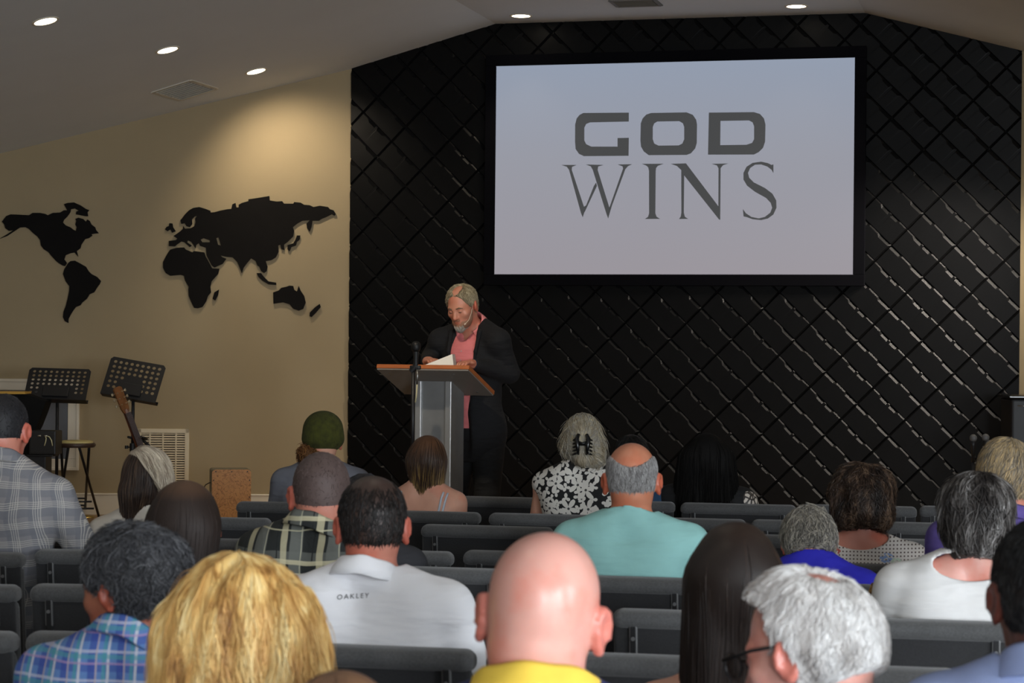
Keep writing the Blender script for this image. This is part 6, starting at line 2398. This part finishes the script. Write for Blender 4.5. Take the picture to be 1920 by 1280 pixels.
# lapels lying along the opening
for x in (-1, 1):
    K = Vol(A(-0.25, -0.1, hz + 0.05), A(0.25, 0.35, F.sz + 0.15), 0.007)
    P = np.array([F.N + A(x * 0.075, -0.03, 0.02), F.N + A(x * 0.10, 0.08, -0.03), F.N + A(x * 0.095, 0.13, -0.14), A(x * 0.05, 0.16, hz + 0.2)])
    for _ in range(8):
        P[1:] = P[1:] - C.grad(P[1:]) * (C.sample(P[1:]) - 0.004)[:, None]
    for a, b, r0, r1 in ((P[0], P[1], 0.018, 0.022), (P[1], P[2], 0.022, 0.018), (P[2], P[3], 0.018, 0.008)):
        K.cone(a, b, r0 * 0.6, r1 * 0.6, 0.01)
    v, q = K.mesh()
    np_mesh('lapel', relax(v, q, 1), q, blz, bl_)
C = Vol(A(-0.3, -0.25, ST), A(0.3, 0.25, hz + 0.12), 0.012)
C.ell((0, -0.03, hz + 0.02), A(0.17, 0.125, 0.12), None, 0.04)
leg_prims(F, C, 0.014, 0.05, False)
C.plane((0, 0, ST + 0.03), (0, 0, -1))
v, q = C.mesh()
np_mesh('trousers', relax(v, q, 1), q, cloth('black_trousers', (12, 12, 14), 0.1), root)
shoes(F, root, SHOE)
# short hair thinning on top, beard, brows, eyes, headset
ph_ = hair_mat('sandy_grey_short_hair', H3((112, 98, 74), (154, 140, 110), (190, 178, 150)), 0.5)
cap_hair(0.011, ph_, 3000, 0.026, 0.005, -0.07, 0.052, (0, -0.04, 0.13), 0.0013, [((-0.008, 0.045, 0.128), (0.036, 0.085, 0.040))], 0.0015, 0.35, hh=0.0045)(F, root, 0.0045)


def beard(F, root):
    K = hair_box(F, (-0.1, -0.02, -0.15), (0.1, 0.13, 0.0), 0.0045)
    K.ell(F.hp(0, 0.040, -0.082), F.hr(0.0615, 0.057, 0.045), F.HR, 0.02)
    K.ell(F.hp(0, 0.082, -0.108), F.hr(0.026, 0.020, 0.026), F.HR, 0.02)
    K.ell(F.hp(0, 0.0955, -0.0535), F.hr(0.028, 0.012, 0.0075), F.HR, 0.01)
    K.ell(F.hp(0, 0.094, -0.069), F.hr(0.020, 0.016, 0.010), F.HR, 0.006, 'cut')
    for x in (-1, 1):
        K.ell(F.hp(x * 0.045, 0.085, -0.035), F.hr(0.023, 0.042, 0.024), F.HR, 0.012, 'cut')
        K.cone(F.hp(x * 0.068, 0.018, -0.02), F.hp(x * 0.055, 0.03, -0.075), 0.010, 0.012, 0.01)
    hcut(F, K, (0, 0.0, -0.12), (0, -1, -0.6))
    hcut(F, K, (0, 0.008, -0.05), (0, -1, 0))
    v, q = K.mesh()
    m = hair_mat('grey_brown_beard', H3((112, 70, 50), (150, 108, 84), (186, 166, 146)), 0.6)
    hb = np_mesh('beard', relax(v, q, 1), q, m, root)
    gmat = hair_mat('grey_chin_beard', H3((130, 120, 108), (176, 168, 156), (206, 200, 190)), 0.6)
    strands(F, K, gmat, hb, 900, 0.022, lambda h: np.tile(A(0, 0.3, -1), (len(h), 1)), 0.0009, 5, 0.004, 0.3, 0, lambda hl, w: (hl[:, 2] < -0.085) & (np.abs(hl[:, 0]) < 0.034), 5, (0, 0), 'strands', v)


beard(F, root)
for x in (-1, 1):
    bm = bmesh.new()
    tube(bm, [F.hp(x * 0.014, 0.092, 0.016), F.hp(x * 0.032, 0.09, 0.021), F.hp(x * 0.050, 0.077, 0.014)], [0.003, 0.0042, 0.0025], 8)
    obj('eyebrow', bm, mat('brow_hair', srgb(110, 88, 66), 0.8), root, smooth=True)
    bm = bmesh.new()
    bmesh.ops.create_uvsphere(bm, u_segments=14, v_segments=10, radius=1.0, matrix=Matrix.Translation(Vector(tuple(F.hp(x * 0.031, 0.0865, -0.006)))) @ Matrix([list(r_) for r_ in F.HR]).to_4x4() @ Matrix.Diagonal((0.0095, 0.005, 0.0032, 1)))
    obj('eye', bm, mat('shaded_eye', srgb(58, 40, 34), 0.3), root, smooth=True)
bm = bmesh.new()
tube(bm, [F.hp(-0.082, 0.0, 0.02), F.hp(-0.074, 0.03, -0.03), F.hp(-0.062, 0.062, -0.066), F.hp(-0.048, 0.088, -0.08)], 0.0018, 8)
tube(bm, [F.hp(-0.050, 0.085, -0.079), F.hp(-0.042, 0.094, -0.083)], 0.005, 8)
props(obj('headset_microphone', bm, mat('beige_headset', srgb(214, 190, 168), 0.5), root, smooth=True), 'thin pale headset microphone')
bm = bmesh.new()
wr = Vector(tuple(F.Wr[-1]))
wd = (wr - Vector(tuple(F.E[-1]))).normalized()
tube(bm, [wr - wd * 0.012, wr + wd * 0.012], 0.031, 20)
obj('watch', bm, mat('dark_watch', srgb(30, 44, 58), 0.35), root, angle=40)

# the open book on the podium
bq = at(822, 686, 12.15)
bk_ = empty('open_book', bq, 0, 'open white-paged book under the hands of the speaker on the podium', 'book')
paper = mat('white_pages', srgb(232, 226, 212), 0.7, 0, 0.02)
W2 = lambda px, py, d: at(px, py, d) - bq
qs = {'page_block': [((795, 686.5, 12.06), (851, 690, 12.06), (858, 692, 12.26), (808, 690, 12.3)), ((795, 684.5, 12.06), (848, 663.5, 12.10), (853, 664, 12.28), (806, 684, 12.3))],
      'cover': [((793, 689.5, 12.055), (857, 692.5, 12.055), (872, 695, 12.28), (808, 693, 12.32)), ((793, 686.8, 12.055), (857, 690.2, 12.055), (872, 692.6, 12.28), (808, 690.6, 12.32))]}
for nm, (lo_, hi_) in qs.items():
    bm = bmesh.new()
    a = [bm.verts.new(W2(*p)) for p in lo_]
    b = [bm.verts.new(W2(*p)) for p in hi_]
    bm.faces.new(a[::-1])
    bm.faces.new(b)
    for i in range(4):
        bm.faces.new((a[i], a[(i + 1) % 4], b[(i + 1) % 4], b[i]))
    bmesh.ops.recalc_face_normals(bm, faces=bm.faces[:])
    obj(nm, bm, paper if nm == 'page_block' else mat('dark_book_cover', srgb(36, 28, 26), 0.5), bk_)
